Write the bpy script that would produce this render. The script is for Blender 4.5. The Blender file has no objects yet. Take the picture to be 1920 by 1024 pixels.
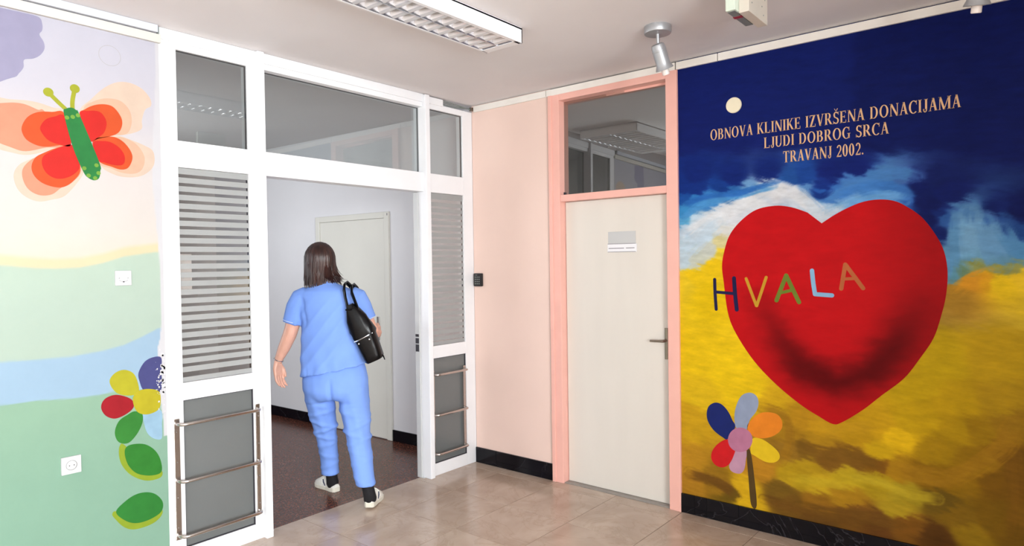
import bpy, bmesh, math, random
import numpy as np
from mathutils import Vector, Matrix
from mathutils.geometry import delaunay_2d_cdt

random.seed(7)
np.random.seed(7)
S = bpy.context.scene
COL = S.collection

# ------------------------------------------------------------------ camera
CAM = Vector((-3.9055, -3.6043, 1.5990))
YAW, PITCH, ROLL = math.radians(50.580), math.radians(-0.9065), math.radians(-0.8207)
fwd = Vector((math.sin(YAW) * math.cos(PITCH), math.cos(YAW) * math.cos(PITCH), math.sin(PITCH)))
r0 = Vector((math.cos(YAW), -math.sin(YAW), 0))
u0 = r0.cross(fwd)
rgt = math.cos(ROLL) * r0 + math.sin(ROLL) * u0
upv = -math.sin(ROLL) * r0 + math.cos(ROLL) * u0
cd = bpy.data.cameras.new('camera')
cam = bpy.data.objects.new('camera', cd)
COL.objects.link(cam)
cam.matrix_world = Matrix(((rgt.x, upv.x, -fwd.x, CAM.x), (rgt.y, upv.y, -fwd.y, CAM.y), (rgt.z, upv.z, -fwd.z, CAM.z), (0, 0, 0, 1)))
cd.sensor_width = 36
cd.lens = 1239.946 / 1920 * 36
cd.clip_start = 0.05
S.camera = cam

# ------------------------------------------------------------------ world, daylight, exposure
W = bpy.data.worlds.new('sky')
S.world = W
W.use_nodes = True
W.node_tree.nodes['Background'].inputs[0].default_value = (0.80, 0.90, 1.0, 1)
W.node_tree.nodes['Background'].inputs[1].default_value = 1.0


def area(name, loc, rot, sx, sy, power, col):
    l = bpy.data.lights.new(name, 'AREA')
    l.shape = 'RECTANGLE'
    l.size, l.size_y, l.energy, l.color = sx, sy, power, col
    o = bpy.data.objects.new(name, l)
    o.location = loc
    o.rotation_euler = rot
    COL.objects.link(o)
    return o


# daylight through the hall windows behind the camera, plus two added fill lamps
area('daylight_main', (-4.6, -7.08, 1.75), (math.radians(90), 0, 0), 3.6, 1.9, 500, (0.95, 0.98, 1.0))
area('daylight_side', (-7.58, -3.4, 1.75), (math.radians(90), 0, math.radians(-90)), 2.4, 1.9, 15, (0.95, 0.98, 1.0))
area('fill_corridor', (-2.68, 2.3, 1.7), (math.radians(90), 0, math.radians(-90)), 1.6, 1.6, 17, (0.95, 0.98, 1.0))  # added lamp brightening the corridor through an invented window opening
area('fill_beyond', (3.56, -1.4, 1.6), (math.radians(90), 0, math.radians(90)), 1.8, 1.4, 24, (0.95, 0.98, 1.0))  # added lamp that dimly lights the room behind the door, source unseen
S.view_settings.view_transform = 'Standard'
S.view_settings.look = 'None'
S.view_settings.gamma = 1
S.view_settings.use_curve_mapping = False
S.view_settings.exposure = 0.74


# ------------------------------------------------------------------ helpers
def lin(c):
    return tuple(((v / 255) / 12.92 if v / 255 <= 0.04045 else ((v / 255 + 0.055) / 1.055) ** 2.4) for v in c)


def new_mat(name):
    m = bpy.data.materials.new(name)
    m.use_nodes = True
    nt = m.node_tree
    return m, nt, nt.nodes, nt.links, nt.nodes['Principled BSDF']


def mat(name, rgb, rough=0.5, metal=0.0, vary=0.06, scale=6.0, bump=0.0, bscale=120.0, spec=0.5, rvary=0.0, stretch=None):
    """plain painted / metal / cloth surface with a little procedural variation"""
    m, nt, N, L, P = new_mat(name)
    c = lin(rgb)
    P.inputs['Roughness'].default_value = rough
    P.inputs['Metallic'].default_value = metal
    P.inputs['Specular IOR Level'].default_value = spec
    tc = N.new('ShaderNodeTexCoord')
    mp = N.new('ShaderNodeMapping')
    L.new(tc.outputs['Object'], mp.inputs['Vector'])
    if stretch:
        mp.inputs['Scale'].default_value = stretch
    nz = N.new('ShaderNodeTexNoise')
    nz.inputs['Scale'].default_value = scale
    nz.inputs['Detail'].default_value = 5
    L.new(mp.outputs[0], nz.inputs['Vector'])
    rp = N.new('ShaderNodeValToRGB')
    rp.color_ramp.elements[0].position = 0.3
    rp.color_ramp.elements[1].position = 0.7
    rp.color_ramp.elements[0].color = tuple(max(0, v * (1 - vary)) for v in c) + (1,)
    rp.color_ramp.elements[1].color = tuple(min(1, v * (1 + vary)) for v in c) + (1,)
    L.new(nz.outputs['Fac'], rp.inputs[0])
    L.new(rp.outputs[0], P.inputs['Base Color'])
    if rvary:
        mr = N.new('ShaderNodeMapRange')
        mr.inputs['To Min'].default_value = max(0, rough - rvary)
        mr.inputs['To Max'].default_value = rough + rvary
        L.new(nz.outputs['Fac'], mr.inputs['Value'])
        L.new(mr.outputs[0], P.inputs['Roughness'])
    if bump:
        n2 = N.new('ShaderNodeTexNoise')
        n2.inputs['Scale'].default_value = bscale
        n2.inputs['Detail'].default_value = 3
        L.new(tc.outputs['Object'], n2.inputs['Vector'])
        b = N.new('ShaderNodeBump')
        b.inputs['Strength'].default_value = bump
        b.inputs['Distance'].default_value = 0.002
        L.new(n2.outputs['Fac'], b.inputs['Height'])
        L.new(b.outputs[0], P.inputs['Normal'])
    return m


def paint_mat(name, rough=0.45, vary=0.12, spec=0.4, nscale=(9, 9, 9)):
    """wall paint whose colours sit in the mesh's own 'paint' attribute, with brushed variation"""
    m, nt, N, L, P = new_mat(name)
    P.inputs['Roughness'].default_value = rough
    P.inputs['Specular IOR Level'].default_value = spec
    at_ = N.new('ShaderNodeVertexColor')
    at_.layer_name = 'paint'
    tc = N.new('ShaderNodeTexCoord')
    mp = N.new('ShaderNodeMapping')
    mp.inputs['Scale'].default_value = nscale
    L.new(tc.outputs['Object'], mp.inputs['Vector'])
    nz = N.new('ShaderNodeTexNoise')
    nz.inputs['Scale'].default_value = 1.0
    nz.inputs['Detail'].default_value = 7
    nz.inputs['Roughness'].default_value = 0.65
    L.new(mp.outputs[0], nz.inputs['Vector'])
    mr = N.new('ShaderNodeMapRange')
    mr.inputs['From Min'].default_value = 0.3
    mr.inputs['From Max'].default_value = 0.7
    mr.inputs['To Min'].default_value = 1 - vary
    mr.inputs['To Max'].default_value = 1 + vary
    L.new(nz.outputs['Fac'], mr.inputs['Value'])
    mx = N.new('ShaderNodeVectorMath')
    mx.operation = 'SCALE'
    L.new(at_.outputs['Color'], mx.inputs[0])
    L.new(mr.outputs[0], mx.inputs['Scale'])
    L.new(mx.outputs[0], P.inputs['Base Color'])
    b = N.new('ShaderNodeBump')
    b.inputs['Strength'].default_value = 0.06
    b.inputs['Distance'].default_value = 0.004
    L.new(nz.outputs['Fac'], b.inputs['Height'])
    L.new(b.outputs[0], P.inputs['Normal'])
    return m


def glass_mat(name, tint=(0.9, 0.92, 0.92), refl=0.1, rough=0.0, fres=True, boost=2.0):
    m, nt, N, L, P = new_mat(name)
    N.remove(P)
    out = N['Material Output']
    tr = N.new('ShaderNodeBsdfTransparent')
    tr.inputs[0].default_value = tint + (1,)
    gl = N.new('ShaderNodeBsdfGlossy')
    gl.inputs['Color'].default_value = (0.95, 0.96, 0.96, 1)
    gl.inputs['Roughness'].default_value = rough
    mx = N.new('ShaderNodeMixShader')
    if fres:
        fr = N.new('ShaderNodeFresnel')
        fr.inputs['IOR'].default_value = 1.5
        mu = N.new('ShaderNodeMath')
        mu.operation = 'MULTIPLY_ADD'
        mu.use_clamp = True
        mu.inputs[1].default_value = boost
        mu.inputs[2].default_value = refl
        L.new(fr.outputs[0], mu.inputs[0])
        # only the outer faces of a pane mirror (no total reflection inside the slab)
        ge = N.new('ShaderNodeNewGeometry')
        iv = N.new('ShaderNodeMath')
        iv.operation = 'SUBTRACT'
        iv.inputs[0].default_value = 1.0
        L.new(ge.outputs['Backfacing'], iv.inputs[1])
        m2 = N.new('ShaderNodeMath')
        m2.operation = 'MULTIPLY'
        L.new(mu.outputs[0], m2.inputs[0])
        L.new(iv.outputs[0], m2.inputs[1])
        L.new(m2.outputs[0], mx.inputs[0])
    else:
        mx.inputs[0].default_value = refl
    L.new(tr.outputs[0], mx.inputs[1])
    L.new(gl.outputs[0], mx.inputs[2])
    L.new(mx.outputs[0], out.inputs['Surface'])
    return m


def tag(o, label=None, cat=None, group=None, kind=None):
    if label:
        o['label'] = label
    if cat:
        o['category'] = cat
    if group:
        o['group'] = group
    if kind:
        o['kind'] = kind
    return o


def empty(name, loc=(0, 0, 0), rz=0.0, parent=None):
    o = bpy.data.objects.new(name, None)
    o.location = loc
    o.rotation_euler = (0, 0, rz)
    o.empty_display_size = 0.1
    COL.objects.link(o)
    if parent:
        o.parent = parent
    return o


def world_of(o):
    b = o.matrix_basis.copy()
    return world_of(o.parent) @ o.matrix_parent_inverse @ b if o.parent else b


def link(name, me, m=None, parent=None, smooth=False):
    o = bpy.data.objects.new(name, me)
    COL.objects.link(o)
    if m:
        me.materials.clear()
        me.materials.append(m)
    if parent:
        o.parent = parent
        o.matrix_parent_inverse = world_of(parent).inverted()
    if smooth:
        for p in me.polygons:
            p.use_smooth = True
    return o


class MB:
    """collects shapes in one bmesh and links them as one object"""

    def __init__(self):
        self.bm = bmesh.new()

    def box(self, x0, x1, y0, y1, z0, z1, bev=0.0, M=None):
        vs = [self.bm.verts.new((x, y, z)) for x in (x0, x1) for y in (y0, y1) for z in (z0, z1)]
        fs = []
        for f in ((0, 1, 3, 2), (4, 6, 7, 5), (0, 4, 5, 1), (2, 3, 7, 6), (0, 2, 6, 4), (1, 5, 7, 3)):
            fs.append(self.bm.faces.new([vs[i] for i in f]))
        if bev:
            es = list({e for f in fs for e in f.edges})
            r = bmesh.ops.bevel(self.bm, geom=es, offset=bev, segments=2, affect='EDGES', profile=0.6)
            vs = list({v for f in r['faces'] for v in f.verts} | {v for v in vs if v.is_valid})
        if M is not None:
            for v in vs:
                v.co = M @ v.co
        return self

    def tube(self, pts, rad, n=12, caps=True, flat=1.0):
        pts = [Vector(p) for p in pts]
        rads = rad if isinstance(rad, (list, tuple)) else [rad] * len(pts)
        rings = []
        prev = None
        for i, p in enumerate(pts):
            d = (pts[min(i + 1, len(pts) - 1)] - pts[max(i - 1, 0)]).normalized()
            if prev is None:
                a = Vector((0, 0, 1)) if abs(d.z) < 0.9 else Vector((1, 0, 0))
                s = d.cross(a).normalized()
            else:
                s = (prev - d * prev.dot(d)).normalized()
            prev = s
            t = d.cross(s)
            rings.append([self.bm.verts.new(p + s * (math.cos(2 * math.pi * k / n) * rads[i]) + t * (math.sin(2 * math.pi * k / n) * rads[i] * flat)) for k in range(n)])
        for a, b in zip(rings, rings[1:]):
            for k in range(n):
                self.bm.faces.new((a[k], a[(k + 1) % n], b[(k + 1) % n], b[k]))
        if caps:
            self.bm.faces.new(rings[0][::-1])
            self.bm.faces.new(rings[-1])
        return self

    def lathe(self, prof, M=None, n=32):
        """prof: (radius, height) pairs along +Z"""
        M = M or Matrix.Identity(4)
        rings = []
        for r, h in prof:
            if r < 1e-6:
                rings.append([self.bm.verts.new(M @ Vector((0, 0, h)))])
            else:
                rings.append([self.bm.verts.new(M @ Vector((r * math.cos(2 * math.pi * k / n), r * math.sin(2 * math.pi * k / n), h))) for k in range(n)])
        for a, b in zip(rings, rings[1:]):
            for k in range(n):
                if len(a) == 1 and len(b) == 1:
                    continue
                if len(a) == 1:
                    self.bm.faces.new((a[0], b[k], b[(k + 1) % n]))
                elif len(b) == 1:
                    self.bm.faces.new((a[k], a[(k + 1) % n], b[0]))
                else:
                    self.bm.faces.new((a[k], a[(k + 1) % n], b[(k + 1) % n], b[k]))
        return self

    def build(self, name, m, parent=None, smooth=False, sharp=40):
        bmesh.ops.recalc_face_normals(self.bm, faces=self.bm.faces[:])
        me = bpy.data.meshes.new(name)
        self.bm.to_mesh(me)
        self.bm.free()
        o = link(name, me, m, parent)
        if smooth:
            for p in me.polygons:
                p.use_smooth = True
            me.set_sharp_from_angle(angle=math.radians(sharp))
        return o


def boxobj(name, dims, m, parent=None, bev=0.0):
    return MB().box(*dims, bev=bev).build(name, m, parent)


# ---- numpy value noise for painted colours
_tab = np.random.rand(256, 256)


def vnoise(x, y):
    xi, yi = np.floor(x).astype(int), np.floor(y).astype(int)
    fx, fy = x - xi, y - yi
    fx, fy = fx * fx * (3 - 2 * fx), fy * fy * (3 - 2 * fy)
    g = lambda a, b: _tab[a % 256, b % 256]
    return (g(xi, yi) * (1 - fx) + g(xi + 1, yi) * fx) * (1 - fy) + (g(xi, yi + 1) * (1 - fx) + g(xi + 1, yi + 1) * fx) * fy


def fbm(x, y, oct=4):
    s = np.zeros_like(x)
    a = 0.5
    for k in range(oct):
        s += a * (vnoise(x * 2 ** k + 17 * k, y * 2 ** k + 5 * k) - 0.5)
        a *= 0.55
    return s


def lin_np(c):
    c = np.asarray(c, float) / 255
    return np.where(c <= 0.04045, c / 12.92, ((c + 0.055) / 1.055) ** 2.4)


def set_paint(me, cols):
    a = me.color_attributes.new('paint', 'FLOAT_COLOR', 'POINT')
    c = np.ones((len(me.vertices), 4), np.float32)
    c[:, :3] = cols
    a.data.foreach_set('color', c.ravel())


def painted_wall(name, plane, u0, u1, z0, z1, step, fn, m, depth=0.12):
    """wall slab whose room face (Y=0 looking -Y, or X=0 looking -X) is a fine grid carrying paint colours"""
    nu, nz = int(round((u1 - u0) / step)) + 1, int(round((z1 - z0) / step)) + 1
    U, Z = np.meshgrid(np.linspace(u0, u1, nu), np.linspace(z0, z1, nz))
    U, Z = U.ravel(), Z.ravel()
    cols = fn(U, Z)
    n = len(U)
    O = np.zeros(n)
    V = np.stack([U, O, Z], 1) if plane == 'Y' else np.stack([O, U, Z], 1)
    bu, bz = np.array([u0, u1, u1, u0]), np.array([z0, z0, z1, z1])
    bd = np.full(4, depth)
    fo = np.full(4, 0.0005)
    back = np.stack([bu, bd, bz], 1) if plane == 'Y' else np.stack([bd, bu, bz], 1)
    frn = np.stack([bu, fo, bz], 1) if plane == 'Y' else np.stack([fo, bu, bz], 1)
    V = np.concatenate([V, frn, back])
    i = np.arange(nz - 1)[:, None] * nu + np.arange(nu - 1)[None]
    i = i.ravel()
    q = np.stack([i, i + 1, i + nu + 1, i + nu], 1)
    if plane == 'X':
        q = q[:, ::-1]
    f = q.tolist() + [[n + a, n + b, n + 4 + b, n + 4 + a] for a, b in ((0, 1), (1, 2), (2, 3), (3, 0))] + [[n + 4, n + 5, n + 6, n + 7]]
    me = bpy.data.meshes.new(name)
    me.from_pydata(V.tolist(), [], f)
    me.update()
    cc = np.ones((len(V), 3)) * cols.mean(0)
    cc[:n] = cols
    set_paint(me, cc)
    o = link(name, me, m)
    return o


def catmull(pts, sub=5, closed=True):
    P = [Vector(p) for p in pts]
    n = len(P)
    out = []
    for i in range(n if closed else n - 1):
        p0, p1, p2, p3 = (P[(i + k) % n] if closed else P[min(max(i + k, 0), n - 1)] for k in (-1, 0, 1, 2))
        for s in range(sub):
            t = s / sub
            out.append(0.5 * ((2 * p1) + (p2 - p0) * t + (2 * p0 - 5 * p1 + 4 * p2 - p3) * t * t + (3 * p1 - p0 - 3 * p2 + p3) * t ** 3))
    if not closed:
        out.append(P[-1])
    return [(v.x, v.y) for v in out]


def on_wall(plane, u, z, h):
    return (u, -h, z) if plane == 'Y' else (-h, u, z)


def decal(name, plane, polys, m, parent, h=0.001, colfn=None, step=0.012):
    """a coat of paint lying on the wall: outlines in wall metres, a fraction of a millimetre thick"""
    verts, faces = [], []
    for poly in polys:
        poly = np.array(poly)
        pts = [Vector((float(a), float(b))) for a, b in poly]
        nb = len(pts)
        if colfn is not None:
            lo, hi = poly.min(0), poly.max(0)
            for a in np.arange(lo[0] + step / 2, hi[0], step):
                for b in np.arange(lo[1] + step / 2, hi[1], step):
                    pts.append(Vector((float(a), float(b))))
        vc, ed, fc, *_ = delaunay_2d_cdt(pts, [], [list(range(nb))], 1, 1e-5)
        base = len(verts)
        verts += [on_wall(plane, v.x, v.y, h) for v in vc]
        for f in fc:
            a, b, c = (Vector(verts[base + k]) for k in f[:3])
            nrm = (b - a).cross(c - a)
            g = [base + k for k in f]
            if (nrm.y if plane == 'Y' else nrm.x) > 0:
                g.reverse()
            faces.append(g)
        b2 = len(verts)
        verts += [on_wall(plane, a, b, h) for a, b in poly] + [on_wall(plane, a, b, -0.0003) for a, b in poly]
        for k in range(nb):
            j = (k + 1) % nb
            faces.append([b2 + k, b2 + j, b2 + nb + j, b2 + nb + k])
    me = bpy.data.meshes.new(name)
    me.from_pydata(verts, [], faces)
    me.update()
    if colfn is not None:
        V = np.array(verts)
        set_paint(me, colfn(V[:, 0] if plane == 'Y' else V[:, 1], V[:, 2]))
    return link(name, me, m, parent)


def stroke_poly(pts, w):
    """outline of a brush stroke with rounded ends"""
    pts = [Vector(p) for p in pts]
    L_, R_ = [], []
    n = len(pts)
    for i, p in enumerate(pts):
        d = (pts[min(i + 1, n - 1)] - pts[max(i - 1, 0)]).normalized()
        nrm = Vector((-d.y, d.x))
        L_.append(p + nrm * w / 2)
        R_.append(p - nrm * w / 2)
    d = (pts[-1] - pts[-2]).normalized()
    a0 = math.atan2(d.y, d.x)
    cap1 = [pts[-1] + Vector((math.cos(a0 + t), math.sin(a0 + t))) * w / 2 for t in (1.0, 0.5, 0, -0.5, -1.0)]
    d = (pts[0] - pts[1]).normalized()
    a0 = math.atan2(d.y, d.x)
    cap0 = [pts[0] + Vector((math.cos(a0 + t), math.sin(a0 + t))) * w / 2 for t in (1.0, 0.5, 0, -0.5, -1.0)]
    return [(v.x, v.y) for v in L_ + cap1 + R_[::-1] + cap0]


def circle(c, r, n=20):
    return [(c[0] + r * math.cos(2 * math.pi * k / n), c[1] + r * math.sin(2 * math.pi * k / n)) for k in range(n)]


def copy_tree(o, parent=None):
    c = o.copy()
    COL.objects.link(c)
    c.parent = parent
    for ch in [x for x in o.children]:
        copy_tree(ch, c)
    return c


# ------------------------------------------------------------------ painted shapes, in metres on their walls
BF = {'ant1': [(-2.819, 2.354), (-2.85, 2.383), (-2.878, 2.411)],
 'ant2': [(-2.789, 2.361), (-2.788, 2.397), (-2.78, 2.442)],
 'balls': [(-2.885, 2.419), (-2.777, 2.456)],
 'body': [(-2.825, 2.33), (-2.814, 2.355), (-2.792, 2.363), (-2.773, 2.354), (-2.76, 2.334), (-2.681, 2.119), (-2.677, 2.075), (-2.683, 2.04), (-2.703, 2.027), (-2.728, 2.036),
          (-2.75, 2.065), (-2.791, 2.175)],
 'dots': [(-2.813, 2.313), (-2.789, 2.32), (-2.767, 2.331), (-2.746, 2.081), (-2.728, 2.048), (-2.7, 2.038), (-2.685, 2.064), (-2.693, 2.101)],
 'll_orange': [(-2.801, 2.183), (-2.855, 2.166), (-2.907, 2.137), (-2.943, 2.109), (-2.958, 2.065), (-2.947, 2.025), (-2.915, 1.995), (-2.869, 1.981), (-2.832, 1.985), (-2.794, 2.014),
               (-2.763, 2.067), (-2.775, 2.14)],
 'll_pale': [(-2.812, 2.182), (-2.876, 2.152), (-2.948, 2.108), (-3.002, 2.073), (-3.025, 2.024), (-3.014, 1.966), (-2.981, 1.928), (-2.932, 1.91), (-2.881, 1.922), (-2.828, 1.944),
             (-2.772, 2.016), (-2.749, 2.068), (-2.775, 2.14)],
 'll_red': [(-2.796, 2.187), (-2.839, 2.172), (-2.881, 2.146), (-2.912, 2.118), (-2.917, 2.082), (-2.901, 2.044), (-2.868, 2.023), (-2.831, 2.025), (-2.794, 2.045), (-2.764, 2.085),
            (-2.775, 2.146)],
 'll_salmon': [(-2.839, 2.169), (-2.912, 2.13), (-2.963, 2.094), (-2.992, 2.05), (-2.989, 1.998), (-2.966, 1.958), (-2.926, 1.939), (-2.88, 1.947), (-2.843, 1.98), (-2.794, 2.014),
               (-2.76, 2.067), (-2.78, 2.152)],
 'lr_orange': [(-2.707, 2.217), (-2.656, 2.243), (-2.609, 2.249), (-2.568, 2.229), (-2.536, 2.187), (-2.53, 2.149), (-2.55, 2.104), (-2.583, 2.091), (-2.624, 2.1), (-2.684, 2.125)],
 'lr_pale': [(-2.69, 2.225), (-2.597, 2.257), (-2.537, 2.246), (-2.47, 2.225), (-2.429, 2.2), (-2.424, 2.14), (-2.448, 2.098), (-2.492, 2.067), (-2.554, 2.055), (-2.619, 2.065),
             (-2.676, 2.107)],
 'lr_peach': [(-2.69, 2.225), (-2.597, 2.252), (-2.538, 2.243), (-2.495, 2.212), (-2.471, 2.162), (-2.482, 2.107), (-2.517, 2.078), (-2.577, 2.075), (-2.63, 2.093), (-2.681, 2.113)],
 'lr_red': [(-2.705, 2.208), (-2.668, 2.222), (-2.627, 2.221), (-2.587, 2.197), (-2.565, 2.158), (-2.573, 2.118), (-2.612, 2.11), (-2.658, 2.118), (-2.687, 2.128)],
 'ul_orange': [(-2.822, 2.33), (-2.872, 2.33), (-2.928, 2.32), (-2.968, 2.291), (-2.99, 2.247), (-2.989, 2.215), (-2.971, 2.185), (-2.931, 2.166), (-2.891, 2.166), (-2.844, 2.179),
               (-2.801, 2.186)],
 'ul_pale': [(-3.096, 2.351), (-3.03, 2.36), (-2.947, 2.366), (-2.871, 2.352), (-2.825, 2.336), (-2.812, 2.185), (-2.876, 2.155), (-2.962, 2.121), (-3.025, 2.122), (-3.1, 2.148),
             (-3.121, 2.247)],
 'ul_red': [(-2.822, 2.317), (-2.862, 2.31), (-2.898, 2.291), (-2.92, 2.254), (-2.915, 2.228), (-2.89, 2.196), (-2.849, 2.183), (-2.798, 2.189)],
 'ul_salmon': [(-3.096, 2.319), (-3.04, 2.343), (-2.982, 2.348), (-2.928, 2.331), (-2.898, 2.324), (-2.812, 2.185), (-2.896, 2.162), (-2.977, 2.135), (-3.03, 2.145), (-3.099, 2.176),
               (-3.116, 2.248)],
 'ur_orange': [(-2.76, 2.334), (-2.738, 2.364), (-2.698, 2.391), (-2.652, 2.404), (-2.612, 2.397), (-2.58, 2.357), (-2.573, 2.319), (-2.588, 2.278), (-2.621, 2.254), (-2.679, 2.233),
               (-2.718, 2.222)],
 'ur_pale': [(-2.76, 2.346), (-2.709, 2.418), (-2.65, 2.485), (-2.591, 2.524), (-2.531, 2.532), (-2.476, 2.513), (-2.439, 2.473), (-2.434, 2.434), (-2.463, 2.409), (-2.48, 2.353),
             (-2.484, 2.306), (-2.549, 2.271), (-2.621, 2.254), (-2.713, 2.222)],
 'ur_peach': [(-2.743, 2.362), (-2.698, 2.41), (-2.64, 2.435), (-2.581, 2.434), (-2.543, 2.402), (-2.529, 2.359), (-2.533, 2.312), (-2.555, 2.273), (-2.621, 2.254), (-2.713, 2.229)],
 'ur_red': [(-2.76, 2.337), (-2.721, 2.36), (-2.676, 2.364), (-2.651, 2.339), (-2.644, 2.305), (-2.658, 2.262), (-2.69, 2.232), (-2.719, 2.219)]}
CLOUD = [(-3.134, 2.761), (-3.059, 2.759), (-2.981, 2.76), (-2.916, 2.757), (-2.902, 2.729), (-2.903, 2.699), (-2.914, 2.677), (-2.898, 2.647), (-2.896, 2.615), (-2.914, 2.582), (-2.941, 2.561),
 (-2.975, 2.548), (-2.978, 2.514), (-2.995, 2.484), (-3.023, 2.457), (-3.141, 2.428)]
LF = {'blue': [(-2.506, 0.856), (-2.461, 0.863), (-2.417, 0.85), (-2.416, 0.776), (-2.419, 0.708), (-2.455, 0.714), (-2.486, 0.746), (-2.501, 0.793)],
 'green': [(-2.546, 0.873), (-2.511, 0.852), (-2.512, 0.805), (-2.54, 0.753), (-2.58, 0.719), (-2.623, 0.733), (-2.64, 0.783), (-2.621, 0.836), (-2.581, 0.861)],
 'leaf1': [(-2.594, 0.694), (-2.563, 0.708), (-2.501, 0.695), (-2.452, 0.651), (-2.426, 0.592), (-2.425, 0.533), (-2.477, 0.528), (-2.54, 0.554), (-2.578, 0.6), (-2.595, 0.651)],
 'leaf1u': [(-2.619, 0.713), (-2.593, 0.708), (-2.495, 0.56), (-2.425, 0.542), (-2.428, 0.506), (-2.496, 0.506), (-2.566, 0.55), (-2.608, 0.608), (-2.623, 0.663)],
 'leaf2': [(-2.643, 0.387), (-2.604, 0.427), (-2.551, 0.45), (-2.497, 0.447), (-2.452, 0.422), (-2.421, 0.374), (-2.429, 0.327), (-2.482, 0.304), (-2.545, 0.303), (-2.597, 0.329)],
 'leaf2u': [(-2.66, 0.383), (-2.639, 0.391), (-2.554, 0.327), (-2.435, 0.339), (-2.428, 0.307), (-2.474, 0.277), (-2.555, 0.274), (-2.607, 0.301), (-2.648, 0.356)],
 'red': [(-2.698, 0.92), (-2.681, 0.958), (-2.635, 0.971), (-2.584, 0.953), (-2.554, 0.927), (-2.552, 0.893), (-2.586, 0.866), (-2.637, 0.853), (-2.679, 0.876)],
 'violet': [(-2.446, 1.137), (-2.492, 1.119), (-2.524, 1.065), (-2.519, 1.017), (-2.502, 0.974), (-2.459, 0.961), (-2.416, 0.96), (-2.412, 1.069), (-2.412, 1.128)],
 'yellow1': [(-2.658, 1.038), (-2.637, 1.076), (-2.594, 1.09), (-2.551, 1.069), (-2.53, 1.023), (-2.526, 0.965), (-2.575, 0.957), (-2.63, 0.982)],
 'yellow2': [(-2.554, 0.936), (-2.531, 0.971), (-2.486, 0.977), (-2.433, 0.96), (-2.419, 0.919), (-2.431, 0.862), (-2.489, 0.846), (-2.537, 0.872)]}
BANDS = [[(-3.083, 1.62), (-2.986, 1.609), (-2.883, 1.601), (-2.775, 1.606), (-2.676, 1.626), (-2.579, 1.656), (-2.436, 1.679)],
 [(-3.093, 1.19), (-2.962, 1.185), (-2.821, 1.183), (-2.7, 1.194), (-2.589, 1.213), (-2.505, 1.245), (-2.427, 1.283)],
 [(-3.097, 1.0), (-2.966, 0.997), (-2.81, 0.983), (-2.705, 0.98), (-2.642, 0.986), (-2.425, 0.969)]]
MF = {'centre': [(-2.218, 0.53), (-2.208, 0.492), (-2.181, 0.46), (-2.144, 0.444), (-2.107, 0.448), (-2.08, 0.47), (-2.07, 0.506), (-2.081, 0.545), (-2.108, 0.576), (-2.146, 0.592),
            (-2.182, 0.587), (-2.209, 0.565)],
 'grey': [(-2.117, 0.594), (-2.112, 0.669), (-2.13, 0.739), (-2.16, 0.788), (-2.205, 0.808), (-2.242, 0.794), (-2.255, 0.755), (-2.241, 0.701), (-2.204, 0.648), (-2.185, 0.589),
          (-2.151, 0.577)],
 'navy': [(-1.937, 0.646), (-1.95, 0.694), (-1.99, 0.722), (-2.033, 0.716), (-2.072, 0.679), (-2.098, 0.629), (-2.115, 0.59), (-2.07, 0.511), (-2.035, 0.517), (-1.98, 0.551), (-1.945, 0.6)],
 'orange': [(-2.187, 0.601), (-2.219, 0.654), (-2.263, 0.693), (-2.313, 0.706), (-2.363, 0.699), (-2.389, 0.663), (-2.383, 0.615), (-2.341, 0.573), (-2.283, 0.549), (-2.225, 0.551)],
 'pink': [(-2.127, 0.46), (-2.183, 0.455), (-2.178, 0.409), (-2.168, 0.347), (-2.145, 0.316), (-2.111, 0.312), (-2.084, 0.324), (-2.076, 0.353), (-2.096, 0.394)],
 'red': [(-2.07, 0.508), (-2.112, 0.458), (-2.096, 0.394), (-2.069, 0.351), (-2.029, 0.33), (-1.986, 0.34), (-1.963, 0.378), (-1.973, 0.426), (-2.011, 0.475)],
 'stem': [(-2.183, 0.451), (-2.204, 0.462), (-2.223, 0.343), (-2.24, 0.144), (-2.207, 0.142), (-2.193, 0.292)],
 'yellow': [(-2.218, 0.535), (-2.269, 0.543), (-2.326, 0.516), (-2.368, 0.479), (-2.371, 0.443), (-2.339, 0.416), (-2.289, 0.413), (-2.231, 0.437), (-2.206, 0.455)]}
HEART = [(-2.609, 1.791), (-2.535, 1.855), (-2.448, 1.89), (-2.358, 1.904), (-2.25, 1.887), (-2.161, 1.828), (-2.095, 1.751), (-2.061, 1.662), (-2.043, 1.564), (-2.053, 1.459), (-2.077, 1.276),
 (-2.125, 1.155), (-2.23, 1.0), (-2.354, 0.876), (-2.489, 0.774), (-2.59, 0.718), (-2.66, 0.687), (-2.708, 0.705), (-2.809, 0.785), (-2.893, 0.868), (-3.0, 0.972), (-3.073, 1.084),
 (-3.132, 1.192), (-3.167, 1.317), (-3.185, 1.412), (-3.191, 1.521), (-3.177, 1.622), (-3.143, 1.704), (-3.085, 1.795), (-3.02, 1.854), (-2.959, 1.89), (-2.885, 1.902), (-2.808, 1.893),
 (-2.728, 1.862), (-2.66, 1.825)]
HEARTDARK = [(-2.265, 1.347), (-2.387, 1.131), (-2.505, 0.984), (-2.675, 0.91), (-2.836, 0.985), (-2.964, 1.139), (-3.061, 1.341)]
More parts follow.
